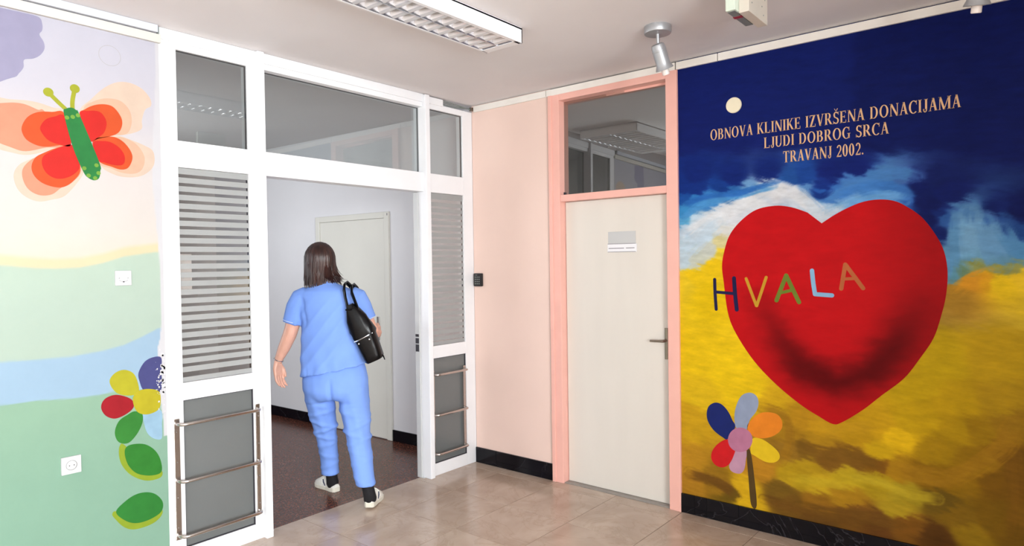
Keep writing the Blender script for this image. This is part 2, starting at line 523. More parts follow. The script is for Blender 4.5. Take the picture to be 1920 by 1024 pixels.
HVALA = [[(0.0193, [(-1.996, 1.478), (-1.998, 1.394), (-2.004, 1.296)]), (0.0242, [(-2.116, 1.486), (-2.122, 1.391), (-2.131, 1.298)]), (0.0184, [(-1.998, 1.402), (-2.122, 1.393)])],
 [(0.0174, [(-2.189, 1.484), (-2.248, 1.325)]), (0.0174, [(-2.306, 1.492), (-2.28, 1.414), (-2.25, 1.325)])],
 [(0.0232, [(-2.363, 1.359), (-2.418, 1.503)]), (0.0232, [(-2.418, 1.503), (-2.487, 1.352)]), (0.0174, [(-2.385, 1.403), (-2.454, 1.42)])],
 [(0.0232, [(-2.557, 1.53), (-2.563, 1.463), (-2.572, 1.399)]), (0.0232, [(-2.572, 1.399), (-2.659, 1.394)])],
 [(0.0213, [(-2.706, 1.431), (-2.727, 1.563)]), (0.0213, [(-2.727, 1.563), (-2.813, 1.435)]), (0.0164, [(-2.713, 1.484), (-2.774, 1.487)])]]
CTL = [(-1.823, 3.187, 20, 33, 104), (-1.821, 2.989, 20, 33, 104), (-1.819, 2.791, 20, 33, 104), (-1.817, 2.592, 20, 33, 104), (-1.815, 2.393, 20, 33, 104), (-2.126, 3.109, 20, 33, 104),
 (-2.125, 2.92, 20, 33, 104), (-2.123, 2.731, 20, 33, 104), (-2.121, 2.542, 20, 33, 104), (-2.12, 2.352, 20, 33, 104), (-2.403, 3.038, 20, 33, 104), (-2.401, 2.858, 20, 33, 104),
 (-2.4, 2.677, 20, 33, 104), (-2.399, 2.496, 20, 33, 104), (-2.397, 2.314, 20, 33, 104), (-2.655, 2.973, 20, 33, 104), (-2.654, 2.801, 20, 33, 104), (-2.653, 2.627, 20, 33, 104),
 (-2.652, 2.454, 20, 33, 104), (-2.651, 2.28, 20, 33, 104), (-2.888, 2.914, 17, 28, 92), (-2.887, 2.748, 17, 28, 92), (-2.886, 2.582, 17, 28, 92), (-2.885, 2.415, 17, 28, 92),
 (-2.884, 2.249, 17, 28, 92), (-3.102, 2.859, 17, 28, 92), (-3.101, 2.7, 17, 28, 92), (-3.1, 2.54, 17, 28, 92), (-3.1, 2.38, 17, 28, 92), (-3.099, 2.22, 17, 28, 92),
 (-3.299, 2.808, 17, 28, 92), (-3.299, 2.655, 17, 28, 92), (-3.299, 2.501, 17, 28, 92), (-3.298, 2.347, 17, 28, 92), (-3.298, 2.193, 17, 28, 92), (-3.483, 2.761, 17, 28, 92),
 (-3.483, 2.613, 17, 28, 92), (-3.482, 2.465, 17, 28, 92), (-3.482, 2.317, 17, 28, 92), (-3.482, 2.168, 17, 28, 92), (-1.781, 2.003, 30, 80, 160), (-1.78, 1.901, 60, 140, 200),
 (-1.779, 1.838, 90, 165, 210), (-1.877, 1.962, 50, 120, 190), (-1.993, 1.976, 60, 130, 200), (-2.105, 1.989, 50, 110, 180), (-2.234, 2.006, 110, 160, 210), (-2.297, 2.016, 190, 210, 230),
 (-2.379, 1.999, 225, 225, 230), (-2.458, 1.983, 200, 210, 225), (-2.516, 1.988, 90, 140, 200), (-2.554, 1.945, 60, 120, 190), (-2.516, 1.928, 200, 215, 230), (-2.572, 1.874, 140, 180, 215),
 (-2.61, 1.841, 210, 220, 230), (-2.656, 1.854, 180, 205, 225), (-2.728, 1.883, 130, 175, 220), (-2.601, 1.991, 25, 50, 130), (-2.592, 1.962, 40, 90, 170), (-2.684, 1.955, 60, 115, 190),
 (-2.755, 1.988, 75, 130, 200), (-2.843, 2.019, 70, 125, 190), (-2.918, 2.021, 80, 130, 190), (-2.984, 2.015, 70, 110, 175), (-2.918, 1.974, 60, 120, 195), (-3.0, 1.921, 60, 115, 190),
 (-2.842, 1.933, 80, 140, 210), (-2.773, 1.909, 120, 170, 220), (-3.016, 1.878, 50, 100, 180), (-3.064, 2.007, 40, 60, 130), (-3.134, 1.992, 22, 35, 100), (-3.064, 1.943, 18, 30, 95),
 (-3.056, 1.88, 18, 28, 90), (-3.118, 1.857, 18, 28, 90), (-3.194, 1.897, 20, 32, 100), (-3.118, 1.785, 18, 28, 90), (-3.164, 1.702, 20, 35, 100), (-1.878, 2.119, 20, 40, 115),
 (-2.106, 2.086, 20, 40, 115), (-2.318, 2.088, 20, 40, 115), (-2.439, 2.056, 35, 80, 155), (-2.517, 2.059, 30, 70, 150), (-2.657, 2.055, 20, 35, 110), (-2.791, 2.071, 20, 35, 110),
 (-1.878, 2.051, 22, 50, 130), (-2.05, 2.037, 24, 60, 140), (-1.782, 2.071, 22, 50, 130), (-1.803, 1.774, 180, 205, 225), (-1.802, 1.684, 185, 210, 225), (-1.801, 1.593, 190, 210, 220),
 (-1.899, 1.826, 190, 212, 228), (-1.933, 1.736, 190, 210, 225), (-2.014, 1.843, 215, 225, 230), (-2.082, 1.872, 220, 225, 232), (-1.967, 1.657, 200, 205, 195),
 (-1.873, 1.592, 200, 205, 190), (-2.024, 1.711, 215, 205, 150), (-2.047, 1.765, 220, 220, 215), (-2.159, 1.921, 215, 222, 230), (-2.234, 1.948, 222, 226, 230),
 (-1.787, 1.456, 235, 200, 40), (-1.872, 1.502, 240, 200, 25), (-1.989, 1.546, 238, 198, 25), (-1.964, 1.391, 240, 200, 20), (-2.035, 1.634, 235, 205, 60), (-3.194, 1.781, 50, 95, 165),
 (-3.156, 1.801, 25, 45, 115), (-3.239, 1.779, 90, 140, 190), (-3.283, 1.803, 80, 130, 185), (-3.34, 1.773, 55, 100, 165), (-3.41, 1.753, 40, 75, 140), (-3.464, 1.708, 35, 70, 135),
 (-3.375, 1.806, 20, 35, 100), (-3.464, 1.792, 16, 26, 85), (-3.216, 1.691, 100, 155, 200), (-3.282, 1.697, 125, 170, 205), (-3.354, 1.677, 110, 160, 200), (-3.423, 1.641, 90, 145, 190),
 (-3.477, 1.606, 80, 140, 185), (-3.216, 1.593, 100, 155, 190), (-3.296, 1.592, 100, 155, 185), (-3.382, 1.573, 100, 150, 175), (-3.208, 1.504, 95, 150, 170), (-3.253, 1.522, 110, 140, 110),
 (-3.304, 1.539, 150, 150, 70), (-3.381, 1.53, 170, 155, 50), (-3.443, 1.538, 150, 150, 80), (-3.282, 1.469, 215, 150, 40), (-3.339, 1.487, 225, 165, 35), (-3.223, 1.424, 200, 150, 50),
 (-3.409, 1.47, 235, 195, 30), (-3.477, 1.504, 230, 190, 40), (-3.543, 1.571, 80, 140, 185), (-3.543, 1.454, 230, 190, 40), (-3.544, 1.788, 16, 26, 85), (-1.879, 0.967, 235, 195, 25),
 (-1.877, 0.779, 225, 185, 30), (-2.07, 0.922, 240, 200, 25), (-2.19, 0.815, 235, 195, 25), (-2.306, 0.769, 215, 170, 30), (-2.473, 0.676, 190, 140, 30), (-2.579, 0.646, 200, 150, 30),
 (-1.822, 0.584, 205, 160, 30), (-1.819, 0.33, 185, 135, 35), (-1.818, 0.203, 175, 125, 35), (-2.001, 0.239, 150, 110, 30), (-2.1, 0.174, 110, 85, 25), (-2.161, 0.223, 215, 170, 30),
 (-2.16, 0.151, 220, 175, 30), (-2.28, 0.366, 185, 130, 35), (-2.418, 0.611, 170, 125, 30), (-2.428, 0.509, 150, 110, 35), (-2.515, 0.523, 130, 95, 30), (-2.64, 0.5, 130, 90, 30),
 (-2.78, 0.514, 130, 90, 30), (-2.876, 0.499, 130, 85, 25), (-2.579, 0.579, 180, 135, 30), (-2.781, 0.644, 190, 145, 25), (-2.877, 0.701, 200, 155, 25), (-2.876, 0.574, 205, 165, 25),
 (-2.969, 0.642, 225, 180, 25), (-3.059, 0.759, 230, 185, 25), (-3.06, 0.964, 232, 190, 25), (-3.146, 1.074, 230, 190, 25), (-3.229, 0.882, 225, 180, 25), (-3.389, 1.094, 225, 180, 30),
 (-3.389, 0.902, 210, 165, 30), (-3.457, 0.797, 180, 135, 30), (-3.31, 0.746, 190, 145, 25), (-3.145, 0.62, 200, 155, 25), (-3.31, 0.599, 180, 135, 25), (-3.427, 0.659, 140, 95, 25),
 (-3.457, 0.531, 140, 95, 25), (-3.388, 0.517, 150, 105, 25), (-2.427, 0.348, 185, 150, 30), (-2.577, 0.355, 200, 165, 35), (-2.525, 0.412, 180, 145, 30), (-2.73, 0.407, 195, 165, 35),
 (-2.875, 0.414, 180, 150, 30), (-3.013, 0.369, 170, 145, 35), (-2.382, 0.269, 120, 90, 30), (-2.426, 0.209, 120, 85, 30), (-2.576, 0.22, 150, 105, 30), (-2.73, 0.298, 175, 130, 30),
 (-2.778, 0.222, 120, 80, 30), (-2.874, 0.201, 105, 65, 28), (-3.012, 0.213, 130, 85, 28), (-3.143, 0.184, 110, 70, 28), (-2.967, 0.276, 180, 150, 35), (-3.144, 0.367, 130, 100, 30),
 (-3.228, 0.305, 160, 120, 30), (-3.268, 0.226, 180, 140, 30), (-3.388, 0.324, 150, 110, 25), (-2.576, 0.13, 110, 75, 30), (-3.464, 0.294, 140, 100, 25), (-2.362, 0.683, 200, 155, 30),
 (-2.968, 0.485, 170, 125, 25), (-3.101, 0.48, 165, 120, 25), (-3.228, 0.485, 175, 130, 25), (-3.229, 0.734, 215, 170, 25), (-3.575, 0.925, 205, 160, 30), (-3.575, 0.647, 150, 105, 25),
 (-3.574, 0.368, 140, 100, 25)]
STROKES = [(0.0664, (225, 228, 232), [(-1.827, 1.751), (-1.992, 1.844), (-2.137, 1.912), (-2.266, 1.977), (-2.379, 1.994), (-2.467, 1.951), (-2.544, 1.885), (-2.6, 1.832)]),
 (0.0758, (195, 214, 228), [(-1.789, 1.639), (-1.898, 1.737), (-2.026, 1.831)]),
 (0.0341, (80, 150, 210), [(-1.78, 1.855), (-1.935, 1.947), (-2.105, 1.973), (-2.245, 2.005), (-2.359, 2.017)]),
 (0.0246, (45, 105, 185), [(-1.781, 1.946), (-1.936, 1.986), (-2.138, 1.992), (-2.297, 2.027), (-2.419, 2.052)]),
 (0.0427, (75, 130, 195), [(-2.61, 1.911), (-2.702, 1.953), (-2.808, 2.003), (-2.902, 2.027), (-2.992, 2.028), (-3.064, 2.003)]),
 (0.0379, (65, 125, 200), [(-2.684, 1.925), (-2.79, 1.966), (-2.893, 1.976), (-3.0, 1.93)]),
 (0.0427, (110, 170, 225), [(-2.637, 1.84), (-2.728, 1.878), (-2.833, 1.91), (-2.926, 1.912), (-3.008, 1.888)]),
 (0.0303, (210, 222, 232), [(-2.506, 1.943), (-2.572, 1.874), (-2.609, 1.822), (-2.665, 1.853), (-2.737, 1.883)]),
 (0.0246, (22, 45, 120), [(-2.545, 1.981), (-2.601, 1.943), (-2.657, 1.967)]), (0.0569, (95, 150, 195), [(-3.239, 1.779), (-3.224, 1.691), (-3.208, 1.575), (-3.201, 1.495)]),
 (0.0664, (118, 168, 206), [(-3.283, 1.803), (-3.29, 1.697), (-3.296, 1.574)]), (0.0664, (105, 155, 198), [(-3.34, 1.765), (-3.368, 1.668), (-3.395, 1.564)]),
 (0.0569, (85, 140, 188), [(-3.41, 1.727), (-3.45, 1.64), (-3.477, 1.572)]), (0.0474, (216, 150, 40), [(-3.223, 1.424), (-3.282, 1.478), (-3.353, 1.513)]),
 (0.0473, (128, 90, 30), [(-2.461, 0.537), (-2.64, 0.523), (-2.78, 0.525), (-2.895, 0.498)]), (0.042, (190, 164, 40), [(-2.73, 0.418), (-2.875, 0.414), (-3.04, 0.375), (-3.144, 0.377)]),
 (0.042, (196, 166, 38), [(-2.427, 0.336), (-2.577, 0.355), (-2.73, 0.353)]), (0.0578, (112, 76, 28), [(-2.279, 0.189), (-2.469, 0.173), (-2.729, 0.188), (-2.967, 0.213)]),
 (0.0473, (196, 150, 30), [(-2.579, 0.646), (-2.732, 0.669), (-2.877, 0.712)]), (0.063, (165, 120, 28), [(-2.968, 0.496), (-3.187, 0.487), (-3.388, 0.652), (-3.457, 0.787)]),
 (0.0578, (130, 90, 25), [(-3.45, 0.662), (-3.457, 0.474), (-3.449, 0.291)]), (0.0525, (108, 72, 28), [(-1.819, 0.254), (-1.975, 0.234), (-2.112, 0.177)]),
 (0.042, (160, 115, 30), [(-2.271, 0.73), (-2.407, 0.69), (-2.428, 0.555), (-2.383, 0.432)])]


# ------------------------------------------------------------------ materials
M = {}
M['white_alu'] = mat('white_powder_coat', (232, 233, 236), 0.32, vary=0.015)
M['white_trim'] = mat('white_trim_paint', (236, 231, 224), 0.5, vary=0.03)
M['left_trim'] = mat('aged_cream_trim', (203, 199, 192), 0.5, vary=0.02)
M['left_duct'] = mat('pale_duct_plastic', (196, 200, 210), 0.45, vary=0.02)
M['ceiling'] = mat('ceiling_paint', (226, 223, 224), 0.75, vary=0.035, scale=1.3, bump=0.15, bscale=60)
M['pink_wall'] = mat('pink_wall_paint', (234, 206, 194), 0.5, vary=0.03, scale=2.0, bump=0.12, bscale=90)
M['pink_frame'] = mat('pink_gloss_paint', (238, 182, 169), 0.36, vary=0.025, scale=8, bump=0.1, bscale=40)
M['door_white'] = mat('cream_door_laminate', (222, 216, 207), 0.38, vary=0.02, scale=2.5, stretch=(3, 3, 0.4))
M['corr_wall'] = mat('corridor_wall_paint', (226, 224, 226), 0.5, vary=0.02, scale=2)
M['corr_door'] = mat('corridor_door_paint', (222, 219, 210), 0.4, vary=0.02, scale=3)
M['steel'] = mat('brushed_steel', (192, 186, 182), 0.24, metal=1.0, vary=0.015, scale=4)
M['steel_dark'] = mat('satin_nickel', (150, 138, 126), 0.34, metal=1.0, vary=0.02, scale=4)
M['alu_spot'] = mat('silver_lacquer', (176, 178, 182), 0.42, metal=0.55, vary=0.01, scale=4)
M['mirror'] = mat('mirror_louvre', (205, 208, 214), 0.16, metal=1.0, vary=0.01, scale=4)
M['lamella'] = mat('satin_louvre', (222, 222, 224), 0.24, metal=0.35, vary=0.01, scale=4)
M['gasket'] = mat('dark_rubber_gasket', (52, 50, 58), 0.6, vary=0.1)
M['black_plastic'] = mat('black_plastic', (26, 25, 27), 0.42, vary=0.1)
M['key_grey'] = mat('grey_keys', (120, 128, 124), 0.5, vary=0.1)
M['socket'] = mat('white_socket_plastic', (200, 198, 202), 0.35, vary=0.02)
M['socket_dark'] = mat('dark_socket_hole', (60, 58, 62), 0.6, vary=0.1)
M['frost'] = mat('frosted_film', (150, 152, 152), 0.55, vary=0.02, scale=4)
M['frost_low'] = mat('frosted_glass_grey', (104, 107, 107), 0.2, vary=0.05, scale=2.5, spec=0.5)
M['paper'] = mat('paper_white', (236, 236, 240), 0.7, vary=0.02)
M['plate_grey'] = mat('sign_grey', (196, 197, 197), 0.35, vary=0.02)
M['ink'] = mat('ink_grey', (112, 108, 114), 0.7, vary=0.1)
M['box_beige'] = mat('aged_beige_plastic', (206, 198, 186), 0.5, vary=0.05)
M['box_green'] = mat('pale_green_plastic', (200, 212, 198), 0.35, vary=0.05)
M['box_dark'] = mat('grey_green_lens', (120, 124, 120), 0.3, vary=0.06)
M['red_mark'] = mat('red_mark', (150, 20, 45), 0.5, vary=0.1)
M['disc'] = mat('cream_disc', (238, 228, 200), 0.5, vary=0.02)
M['gold_ink'] = mat('sand_letter_paint', (222, 176, 128), 0.5, vary=0.07, scale=40)
M['bulb'] = mat('lamp_glass', (235, 225, 220), 0.15, vary=0.02)
M['glass'] = glass_mat('clear_glass', (0.82, 0.84, 0.83), 0.04, boost=1.8)
M['glass_stripe'] = glass_mat('clear_glass_between_stripes', (0.85, 0.83, 0.81), 0.10, boost=1.8)
M['glass_transom'] = glass_mat('door_transom_glass', (0.72, 0.72, 0.70), 0.08, boost=1.5)
M['glass_window'] = glass_mat('window_glass', (0.97, 0.98, 0.98), 0.0, boost=1.0)
M['wall_plain'] = mat('plain_wall_paint', (232, 226, 220), 0.6, vary=0.03, scale=2)
M['sill_stone'] = mat('grey_door_sill', (150, 143, 136), 0.35, vary=0.08, scale=12)
M['grout'] = mat('floor_joint', (98, 80, 66), 0.7, vary=0.1)
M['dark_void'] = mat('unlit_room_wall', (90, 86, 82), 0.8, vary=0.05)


def marble_floor():
    m, nt, N, L, P = new_mat('beige_polished_marble')
    P.inputs['Specular IOR Level'].default_value = 0.5
    tc = N.new('ShaderNodeTexCoord')
    oi = N.new('ShaderNodeObjectInfo')
    ad = N.new('ShaderNodeVectorMath')
    ad.operation = 'MULTIPLY_ADD'
    L.new(oi.outputs['Random'], ad.inputs[0])
    ad.inputs[1].default_value = (37.0, 21.0, 11.0)
    L.new(tc.outputs['Object'], ad.inputs[2])
    n1 = N.new('ShaderNodeTexNoise')
    n1.inputs['Scale'].default_value = 3.2
    n1.inputs['Detail'].default_value = 7
    n1.inputs['Distortion'].default_value = 0.8
    L.new(ad.outputs[0], n1.inputs['Vector'])
    r1 = N.new('ShaderNodeValToRGB')
    e = r1.color_ramp.elements
    e[0].position, e[0].color = 0.28, lin((170, 148, 131)) + (1,)
    e[1].position, e[1].color = 0.72, lin((197, 178, 161)) + (1,)
    L.new(n1.outputs['Fac'], r1.inputs[0])
    # thin darker veins
    n2 = N.new('ShaderNodeTexNoise')
    n2.inputs['Scale'].default_value = 2.1
    n2.inputs['Detail'].default_value = 9
    n2.inputs['Roughness'].default_value = 0.62
    n2.inputs['Distortion'].default_value = 1.6
    L.new(ad.outputs[0], n2.inputs['Vector'])
    r2 = N.new('ShaderNodeValToRGB')
    q = r2.color_ramp.elements
    q[0].position, q[0].color = 0.475, (1, 1, 1, 1)
    q[1].position, q[1].color = 0.525, (1, 1, 1, 1)
    k = q.new(0.5)
    k.color = (0.90, 0.875, 0.85, 1)
    L.new(n2.outputs['Fac'], r2.inputs[0])
    mx = N.new('ShaderNodeMix')
    mx.data_type = 'RGBA'
    mx.blend_type = 'MULTIPLY'
    mx.inputs[0].default_value = 1.0
    L.new(r1.outputs[0], mx.inputs[6])
    L.new(r2.outputs[0], mx.inputs[7])
    L.new(mx.outputs[2], P.inputs['Base Color'])
    mr = N.new('ShaderNodeMapRange')
    mr.inputs['To Min'].default_value = 0.10
    mr.inputs['To Max'].default_value = 0.24
    L.new(n1.outputs['Fac'], mr.inputs['Value'])
    L.new(mr.outputs[0], P.inputs['Roughness'])
    return m


def terrazzo():
    m, nt, N, L, P = new_mat('brown_terrazzo')
    tc = N.new('ShaderNodeTexCoord')
    v = N.new('ShaderNodeTexVoronoi')
    v.inputs['Scale'].default_value = 150
    L.new(tc.outputs['Object'], v.inputs['Vector'])
    sp = N.new('ShaderNodeSeparateColor')
    L.new(v.outputs['Color'], sp.inputs[0])
    r = N.new('ShaderNodeValToRGB')
    e = r.color_ramp.elements
    e[0].position, e[0].color = 0.0, lin((66, 38, 30)) + (1,)
    e[1].position, e[1].color = 1.0, lin((136, 84, 66)) + (1,)
    k = e.new(0.6)
    k.color = lin((88, 52, 42)) + (1,)
    L.new(sp.outputs[0], r.inputs[0])
    L.new(r.outputs[0], P.inputs['Base Color'])
    P.inputs['Roughness'].default_value = 0.24
    P.inputs['Specular IOR Level'].default_value = 0.35
    return m


def black_marble():
    m, nt, N, L, P = new_mat('black_marble_skirting')
    tc = N.new('ShaderNodeTexCoord')
    n2 = N.new('ShaderNodeTexNoise')
    n2.inputs['Scale'].default_value = 1.7
    n2.inputs['Detail'].default_value = 6
    n2.inputs['Distortion'].default_value = 1.2
    L.new(tc.outputs['Object'], n2.inputs['Vector'])
    r2 = N.new('ShaderNodeValToRGB')
    q = r2.color_ramp.elements
    base = lin((13, 12, 18)) + (1,)
    q[0].position, q[0].color = 0.4925, base
    q[1].position, q[1].color = 0.4995, base
    k = q.new(0.496)
    k.color = lin((52, 50, 54)) + (1,)
    L.new(n2.outputs['Fac'], r2.inputs[0])
    L.new(r2.outputs[0], P.inputs['Base Color'])
    P.inputs['Roughness'].default_value = 0.12
    P.inputs['Specular IOR Level'].default_value = 0.22
    return m


M['marble'] = marble_floor()
M['terrazzo'] = terrazzo()
M['skirting'] = black_marble()
M['mural'] = paint_mat('mural_paint', 0.55, 0.14, spec=0.06, nscale=(6, 9, 26))
M['mural_left'] = paint_mat('childrens_mural_paint', 0.6, 0.02, spec=0.15, nscale=(7, 7, 7))
M['heart'] = paint_mat('heart_paint', 0.55, 0.06, spec=0.06, nscale=(9, 9, 30))


def flat(name, rgb, vary=0.05, k=1.0):
    g = [255 * (v ** (1 / 2.4) * 1.055 - 0.055 if v > 0.0031308 else v * 12.92) for v in (x * k for x in lin(rgb))]
    return mat('paint_' + name, g, 0.55, vary=vary, scale=14, spec=0.15)


CEIL = 2.85
LK = 0.53     # how pale the old emulsion of the left wall is
# ------------------------------------------------------------------ floor: bedding plus marble tiles
floor = boxobj('floor', (-7.5, 0.14, -7.0, 0.075, -0.10, -0.002), M['grout'])
tag(floor, 'polished beige marble tile floor of the hall', kind='structure')
xs = [0.0] + [-0.118 - 0.479 * k for k in range(16)] + [-7.5]
ys = [0.075] + [-0.325 - 0.4825 * k for k in range(14)] + [-7.0]
cache = {}
for i in range(len(xs) - 1):
    for j in range(len(ys) - 1):
        x1, x0, y1, y0 = xs[i], xs[i + 1], ys[j], ys[j + 1]
        w, d = round(x1 - x0 - 0.004, 4), round(y1 - y0 - 0.004, 4)
        if w < 0.01 or d < 0.01:
            continue
        if (w, d) not in cache:
            mb = MB().box(-w / 2, w / 2, -d / 2, d / 2, -0.012, 0.0, bev=0.0012)
            t = mb.build('tile', M['marble'], floor)
            cache[(w, d)] = t.data
        else:
            t = link('tile', cache[(w, d)], None, floor)
        t.location = ((x0 + x1) / 2, (y0 + y1) / 2, 0)
boxobj('threshold_chip', (-1.83, -1.765, 0.045, 0.105, 0.0005, 0.004), M['plate_grey'], floor)
boxobj('threshold_chip', (-0.55, -0.46, 0.03, 0.10, 0.0005, 0.004), M['plate_grey'], floor)

cfloor = boxobj('floor_corridor', (-2.6, 0.3, 0.075, 6.2, -0.10, -0.001), M['terrazzo'])
tag(cfloor, 'dark brown speckled terrazzo floor of the corridor', kind='structure')
ceil = boxobj('ceiling', (-7.62, 0.30, -7.12, 0.0, CEIL, CEIL + 0.12), M['ceiling'])
tag(ceil, 'off-white painted ceiling of the hall', kind='structure')
cceil = boxobj('ceiling_corridor', (-2.6, 0.30, 0.0, 6.2, CEIL, CEIL + 0.12), M['ceiling'])
tag(cceil, 'off-white corridor ceiling behind the partition', kind='structure')

# ------------------------------------------------------------------ left wall with its children's mural
b1, b2, b3 = (np.array(b) for b in BANDS)


def left_cols(U, Z):
    n = fbm(U * 9, Z * 9) * 0.02
    z1 = np.interp(U, b1[:, 0], b1[:, 1]) + n * 0.3
    z2 = np.interp(U, b2[:, 0], b2[:, 1]) + n * 0.3
    z3 = np.interp(U, b3[:, 0], b3[:, 1]) + n * 0.3
    C = np.zeros((len(U), 3))
    stops = np.array([1.60, 1.80, 2.1, 2.45, 2.8])
    cs = np.array([(252, 244, 226), (251, 243, 236), (248, 240, 238), (234, 231, 243), (228, 227, 242)], float)
    for k in range(3):
        C[:, k] = np.interp(Z, stops, cs[:, k])
    sm = lambda d, w: np.clip(d / w + 0.5, 0, 1)[:, None]
    C = C + (np.array((252, 240, 200.)) - C) * sm(z1 + 0.045 - Z, 0.02)
    gr = np.stack([np.interp(Z, [1.1, 1.4, 1.7], [203, 208, 214]), np.interp(Z, [1.1, 1.4, 1.7], [224, 229, 236]), np.interp(Z, [1.1, 1.4, 1.7], [208, 214, 218])], 1)
    C = C + (gr - C) * sm(z1 - Z, 0.010)
    C = C + (np.array((182, 214, 240.)) - C) * sm(z2 - Z, 0.008)
    g2 = np.stack([np.interp(Z, [0, .6, 1.0], [158, 160, 168]), np.interp(Z, [0, .6, 1.0], [202, 203, 208]), np.interp(Z, [0, .6, 1.0], [178, 178, 180])], 1)
    C = C + (g2 - C) * sm(z3 - Z, 0.006)
    # bare white plaster where the paint came off along the frame
    edge = -2.405 - 0.035 * np.exp(-((Z - 1.05) / 0.17) ** 2) - 0.03 * np.exp(-((Z - 2.1) / 0.35) ** 2) + fbm(U * 60, Z * 60) * 0.05 * np.exp(-((Z - 1.05) / 0.15) ** 2)
    C = C + (np.array((244, 243, 248.)) - C) * sm(U - edge, 0.004) * ((Z > 0.72)[:, None] * 1.0)
    return lin_np(np.clip(C, 0, 255)) * LK


wl = painted_wall('wall_left', 'Y', -4.6, -2.39, 0.0, CEIL, 0.007, left_cols, M['mural_left'])
tag(wl, "white wall with a pastel children's mural of a butterfly, hills and flower", kind='structure')
wl2 = boxobj('wall_left', (-7.62, -4.6, 0.0, 0.12, 0.0, CEIL), M['wall_plain'])
tag(wl2, 'plain pale wall continuing beside the pastel mural', kind='structure')

colours = {'pale': (253, 226, 205), 'peach': (253, 208, 178), 'salmon': (248, 172, 140), 'orange': (245, 100, 52), 'red': (240, 52, 46)}
order = ['ul_pale', 'ur_pale', 'lr_pale', 'll_pale', 'ul_salmon', 'ur_peach', 'lr_peach', 'll_salmon', 'ul_orange', 'ur_orange', 'lr_orange', 'll_orange', 'ul_red', 'ur_red', 'lr_red', 'll_red']
PM = {k: flat('wing_' + k, v, k=LK) for k, v in colours.items()}
bfly = {}
for k in order:
    c = k.split('_')[1]
    pts = [(max(a, -3.25), b) for a, b in BF[k]]
    o = decal('painted_wing', 'Y', [catmull(pts)], PM[c], wl, 0.0006 + 0.0003 * (list(colours).index(c)))
    o['label'] = {'pale': 'pale peach wing edge of the butterfly', 'peach': 'peach wing edge of the butterfly', 'salmon': 'salmon wing edge of the butterfly', 'orange': 'orange wing of the butterfly', 'red': 'red inner wing of the butterfly'}[c]
gb = decal('painted_butterfly_body', 'Y', [catmull(BF['body'])], flat('butterfly_green', (54, 146, 76), 0.1, LK), wl, 0.0026)
gb['label'] = 'green butterfly body'
olive = flat('antenna_olive', (192, 196, 60), k=LK)
for k, c in (('ant1', BF['balls'][0]), ('ant2', BF['balls'][1])):
    o = decal('painted_antenna', 'Y', [stroke_poly(catmull(BF[k], closed=False), 0.018)], olive, wl, 0.0018)
    decal('painted_antenna_tip', 'Y', [circle(c, 0.0205)], olive, o, 0.0022)
decal('painted_dots', 'Y', [circle(c, 0.0095, 12) for c in BF['dots']], flat('dot_green', (140, 192, 78), k=LK), gb, 0.0030)
o = decal('painted_cloud', 'Y', [catmull([(max(a, -3.25), min(b, 2.764)) for a, b in CLOUD])], flat('cloud_lavender', (184, 180, 212), 0.03, LK), wl, 0.0008)
o['label'] = 'lavender painted cloud'
LC = {'yellow1': (208, 202, 52), 'violet': (88, 90, 150), 'yellow2': (212, 200, 48), 'red': (186, 34, 46), 'green': (66, 150, 62), 'blue': (176, 216, 244), 'leaf1u': (166, 190, 56), 'leaf1': (60, 146, 56), 'leaf2u': (166, 190, 56), 'leaf2': (58, 146, 62)}
hs = {'yellow1': .0006, 'violet': .0006, 'blue': .0006, 'red': .0009, 'green': .0009, 'yellow2': .0013, 'leaf1u': .0006, 'leaf2u': .0006, 'leaf1': .0010, 'leaf2': .0010}
for k, p in LF.items():
    pts = catmull([(min(a, -2.396), b) for a, b in p], 5)
    pts = [(min(a, -2.394), b) for a, b in pts]
    o = decal('painted_leaf' if 'leaf' in k or k == 'green' else 'painted_petal', 'Y', [pts], flat('flower_' + k, LC[k], 0.08, LK), wl, hs[k])
    o['label'] = {'yellow1': 'yellow petal', 'violet': 'violet petal flaking at the frame', 'yellow2': 'yellow flower centre', 'red': 'red petal', 'green': 'green lower petal', 'blue': 'pale blue petal', 'leaf1u': 'yellow-green leaf edge', 'leaf2u': 'yellow-green leaf edge', 'leaf1': 'green leaf', 'leaf2': 'green leaf'}[k]
# flaked white patches over the violet and yellow petals
fl = []
for k in range(46):
    a = random.uniform(0, 1) ** 1.6
    c = (-2.397 - 0.045 * a, 1.02 + random.gauss(0.0, 0.075))
    r = random.uniform(0.003, 0.011) * (1.2 - a)
    fl.append([(min(c[0] + r * random.uniform(.5, 1.3) * math.cos(t), -2.3935), c[1] + 1.4 * r * random.uniform(.5, 1.3) * math.sin(t)) for t in np.linspace(0, 2 * math.pi, 9)[:-1]])
o = decal('bare_plaster_flakes', 'Y', fl, flat('plaster', (240, 239, 244), 0.02, 0.6), wl, 0.0019)
o['kind'] = 'stuff'
# round pencil-like outline high on the wall
ring = MB()
for k in range(40):
    a, b = 2 * math.pi * k / 40, 2 * math.pi * (k + 1) / 40
    q = [(-2.622 + r * math.cos(t), -0.0006, 2.648 + r * math.sin(t)) for r, t in ((.048, a), (.050, a), (.050, b), (.048, b))]
    ring.bm.faces.new([ring.bm.verts.new(p) for p in q])
ring.build('round_outline', M['ink'] if False else flat('pencil', (214, 210, 206), k=LK), wl)


